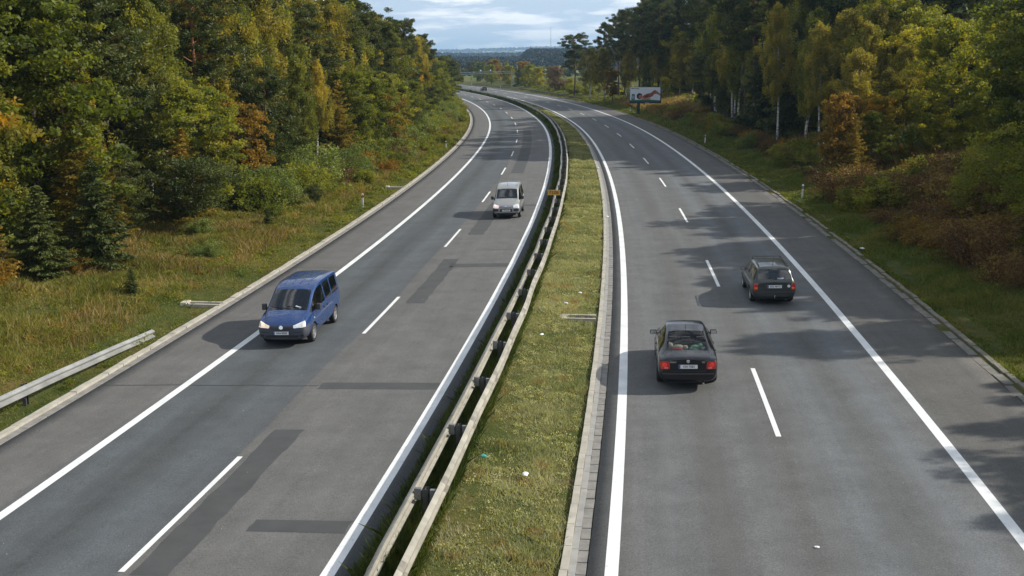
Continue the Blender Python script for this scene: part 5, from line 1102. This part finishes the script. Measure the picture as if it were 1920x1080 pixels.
# ---------------------------------------------------------------- grass
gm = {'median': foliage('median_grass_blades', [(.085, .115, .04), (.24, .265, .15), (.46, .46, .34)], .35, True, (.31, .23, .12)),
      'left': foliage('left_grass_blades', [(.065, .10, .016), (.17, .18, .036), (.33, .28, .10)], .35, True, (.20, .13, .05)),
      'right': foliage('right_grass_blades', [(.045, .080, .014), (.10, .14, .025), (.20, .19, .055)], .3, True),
      'straw': foliage('dry_grass_blades', [(.12, .10, .035), (.24, .18, .07), (.40, .31, .15)], .3, True),
      'dark': foliage('rank_green_blades', [(.035, .055, .012), (.08, .11, .025), (.17, .18, .06)], .3, True)}
def grass(name, label, key, n, srange, orange, hfun, wid=.012, bias=1.0, dens=None):
    rg = np.random.default_rng(sum(map(ord, label)))
    u = rg.random(n)**bias; s = srange[0]+(srange[1]-srange[0])*u; a = orange[0](s) if callable(orange[0]) else orange[0]; b = orange[1](s) if callable(orange[1]) else orange[1]
    o = a+(b-a)*rg.random(n); x, y = XY(s, o)
    if dens is not None: k = rg.random(n) < dens(s, o, x, y); s, o, x, y = s[k], o[k], x[k], y[k]
    # gather blades into tufts
    z = zg(s, o)-.03; n = len(s); D = np.hypot(x, y); tuft = .7+.6*vnoise(x*1.3, y*1.3, 9)
    h = hfun(s, o)*tuft*rg.uniform(.5, 1.3, n); w = wid*np.maximum(1, D/30)*rg.uniform(.7, 1.4, n)
    az = rg.random(n)*6.283; ln = rg.normal(0, .45, (n, 2))*h[:, None]
    B = np.stack([x, y, z], 1); sd = np.stack([np.cos(az), np.sin(az), 0*az], 1)*w[:, None]; T = B+np.stack([ln[:, 0], ln[:, 1], h], 1); M_ = B*.5+T*.5+np.stack([0*h, 0*h, h*.12], 1)
    Q = np.stack([B-sd, B+sd, M_+sd*.8, T, M_-sd*.8], 1).reshape(-1, 3)
    v = np.clip(rg.random(n)*.7+.3*vnoise(x/1.7, y/1.7, 2), 0, 1)
    o_ = link(name, npmesh(name, Q, 5, v), gm[key]); tag(o_, label, 'grass', kind='stuff'); return o_
lo_ = lambda s: np.interp(s, [0, 30, 36, 47, 70, 86, 145, 220, 280], [-29, -28, -26.5, -26, -25.5, -23.5, -23.5, -22, -21])
grass('grass', 'short sunlit grass covering the central reservation', 'median', 150000, (4, 62), (-3.4, -.98), lambda s, o: .03+.16*vnoise(s/.8, o*1.6, 4)**1.6+.05*vnoise(s/7, o, 1), .008, 1.35, lambda s, o, x, y: np.clip(.12+1.5*vnoise(x/.8, y/.8, 8)*(1-.55*(o > -1.45)), 0, 1))
grass('grass', 'grass farther along the central reservation', 'median', 60000, (60, 330), (-3.4, -1.0), lambda s, o: .16+.08*vnoise(s/3, o, 4), .012, 1.4)
grass('rank_grass', 'dark rank grass growing under the central guard rail', 'dark', 90000, (4, 420), (-4.62, -3.45), lambda s, o: .18+.30*vnoise(s/2, o*2, 6)*(o > -4.3)+.12*sstep(100, 160, s), .011, 2.0)
grass('meadow_grass', 'uncut yellow-green grass on the left verge', 'left', 230000, (14, 95), (lo_, -16.2), lambda s, o: .08+.38*sstep(17.5, 20, -o)*vnoise(s/1.7, o/1.5, 3)**1.5, .009, 1.5)
grass('dry_grass', 'tall dry straw-coloured grass patches on the left verge', 'straw', 170000, (16, 260), (lo_, -17.8), lambda s, o: .16+.40*vnoise(s/2, o/1.5, 7)**1.4, .007, 1.4, lambda s, o, x, y: np.clip((vnoise(x/3, y/3, 12)-.42)*4, .10, 1))
grass('meadow_grass', 'distant grass strip at the foot of the left wood', 'left', 70000, (90, 290), (lo_, -16.3), lambda s, o: .15+.25*vnoise(s/3, o, 3), .014, 1.3)
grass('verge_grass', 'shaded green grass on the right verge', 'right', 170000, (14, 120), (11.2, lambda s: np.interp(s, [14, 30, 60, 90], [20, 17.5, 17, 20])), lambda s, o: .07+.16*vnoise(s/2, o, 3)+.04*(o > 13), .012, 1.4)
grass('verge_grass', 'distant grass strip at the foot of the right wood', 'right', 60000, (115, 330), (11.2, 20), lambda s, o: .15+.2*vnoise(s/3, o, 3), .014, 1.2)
grass('dry_grass', 'pale sunlit dry grass in the gap behind the billboard', 'straw', 40000, (158, 212), (14.5, 27), lambda s, o: .6+.6*vnoise(s/4, o/2, 7), .016, 1.0, lambda s, o, x, y: .25+sstep(.4, .6, vnoise(x/4, y/4, 5)))
grass('dry_grass', 'brownish dry grass in the clearing below the sunlit oak', 'straw', 30000, (58, 100), (19, 34), lambda s, o: .4+.5*vnoise(s/4, o/2, 7), .014, 1.0)
# low leafy weeds in the left verge
def weeds(name, label, fm, n, srange, orange, rad, hgt, per=60, ls=.035):
    rg = np.random.default_rng(sum(map(ord, label))); s = rg.uniform(*srange, n); a = orange[0](s) if callable(orange[0]) else orange[0]; b = orange[1](s) if callable(orange[1]) else orange[1]
    o = a+(b-a)*rg.random(n); x, y = XY(s, o); c = np.repeat(np.stack([x, y, zg(s, o)], 1), per, 0); k = np.repeat(rg.uniform(.5, 1.4, n), per)
    off = unit(n*per, rg)*(rg.random(n*per)**.4*k)[:, None]*[rad, rad, hgt]; off[:, 2] = np.abs(off[:, 2]); me = leaves(c+off, ls*rg.uniform(.6, 1.4, n*per)*np.maximum(1, np.repeat(np.hypot(x, y), per)/45), rg, 1.5, None, np.clip(np.repeat(rg.random(n), per)*.7+rg.random(n*per)*.3, 0, 1))
    tag(link(name, me, FM[fm]), label, 'weeds', kind='stuff')
weeds('weeds', 'low green leafy weeds scattered through the left verge', 'broad', 1000, (15, 120), (lo_, -16.3), .34, .34)
weeds('weeds', 'low orange and rust weeds scattered through the left verge', 'orange', 260, (15, 110), (lo_, -18), .28, .28, 45)
weeds('weeds', 'reddish weeds on the right bank between the bushes', 'brush', 700, (22, 100), (14.8, 27), .5, .45, 60, .04)
weeds('weeds', 'green weeds hugging the right kerb', 'broad', 420, (12, 110), (11.15, 12.4), .16, .14, 40, .03)
weeds('weeds', 'grey-green tufts in the central reservation', 'sage', 1100, (6, 60), (-3.3, -1.1), .16, .11, 36, .018)
weeds('undergrowth', 'dark undergrowth on the floor of the left wood', 'broad', 900, (34, 260), (lambda s: lo_(s)-18, lo_), .9, 1.3, 60, .10)
weeds('undergrowth', 'dark undergrowth on the floor of the right wood', 'broad', 900, (64, 250), (22, 42), .9, 1.2, 60, .10)
# ---------------------------------------------------------------- distant wooded hills
def canopy(name, label, fm, n, place, size, seed):
    """many rough crowns in one mesh: a far-off wood"""
    rg = np.random.default_rng(seed); x, y = place(rg, n); n = len(x); z = zfar(x, y)
    r = size*rg.uniform(.7, 1.35, n); h = size*rg.uniform(1.6, 3.0, n); nf = 26
    u = unit(n*nf, rg); u[:, 2] = np.abs(u[:, 2])*1.0-.25; c = np.repeat(np.stack([x, y, z+h*.55], 1), nf, 0)
    k = np.repeat(np.stack([r, r, h*.5], 1), nf, 0); taper = 1-.55*np.clip(u[:, 2:3], 0, 1); C = c+u*k*np.concatenate([taper, taper, np.ones_like(taper)], 1)*rg.uniform(.75, 1.05, (n*nf, 1))
    me = leaves(C, np.repeat(r, nf)*.42, rg, 1.2, None, np.clip(np.repeat(rg.random(n), nf)*.8+.2*rg.random(n*nf), 0, 1))
    tag(link(name, me, FM2[fm]), label, 'woodland', kind='stuff')
FM2 = {'dark': foliage('distant_wood_leaves', [(.004, .011, .009), (.009, .018, .013), (.018, .027, .017)], .0), 'mixed': foliage('distant_mixed_leaves', [(.03, .045, .015), (.07, .085, .02), (.18, .14, .03)], .0)}
def pA(rg, n):
    y = rg.uniform(780, 1330, n); ang = rg.uniform(-.14, .34, n); x = ang*y; keep = (rg.random(n) < .97); return x[keep], y[keep]
canopy('distant_wood', 'dark coniferous wood covering the near hillside beyond the fields', 'dark', 24000, pA, 2.3, 1)
def pB(rg, n):
    y = rg.uniform(1800, 3000, n); ang = rg.uniform(-.17, .34, n); x = ang*y; f = vnoise(x/160, y/260, 21); k = f < .58; return x[k], y[k]
canopy('distant_wood', 'blue-tinted woods between green fields on the second line of hills', 'dark', 12000, pB, 5.2, 2)
def pC(rg, n):
    y = rg.uniform(5600, 7600, n); ang = rg.uniform(-.2, .34, n); x = ang*y; f = vnoise(x/700, y/500, 31); k = f < .5; return x[k], y[k]
canopy('distant_wood', 'pale blue tree clumps on the farthest ridge', 'dark', 4500, pC, 9, 3)
def pD(rg, n):
    y = rg.uniform(540, 700, n); ang = rg.uniform(-.1, .3, n); return ang*y, y
canopy('hedgerow', 'mixed autumn hedgerow trees along the edge of the far fields', 'mixed', 420, pD, 2.6, 4)
# ---------------------------------------------------------------- haze: one closed box of even air
hb = MB(); hb.box((0, 4400, 75), (14000, 9400, 210)); hz_ = hb.build('haze', None)
hm = bpy.data.materials.new('haze_air'); hm.use_nodes = True; t = hm.node_tree; t.nodes.clear()
pv = t.nodes.new('ShaderNodeVolumePrincipled'); pv.inputs['Color'].default_value = (.44, .70, 1.0, 1); pv.inputs['Density'].default_value = .00015; pv.inputs['Anisotropy'].default_value = .2
ou = t.nodes.new('ShaderNodeOutputMaterial'); t.links.new(pv.outputs[0], ou.inputs['Volume']); hz_.data.materials.append(hm); tag(hz_, kind='stuff')
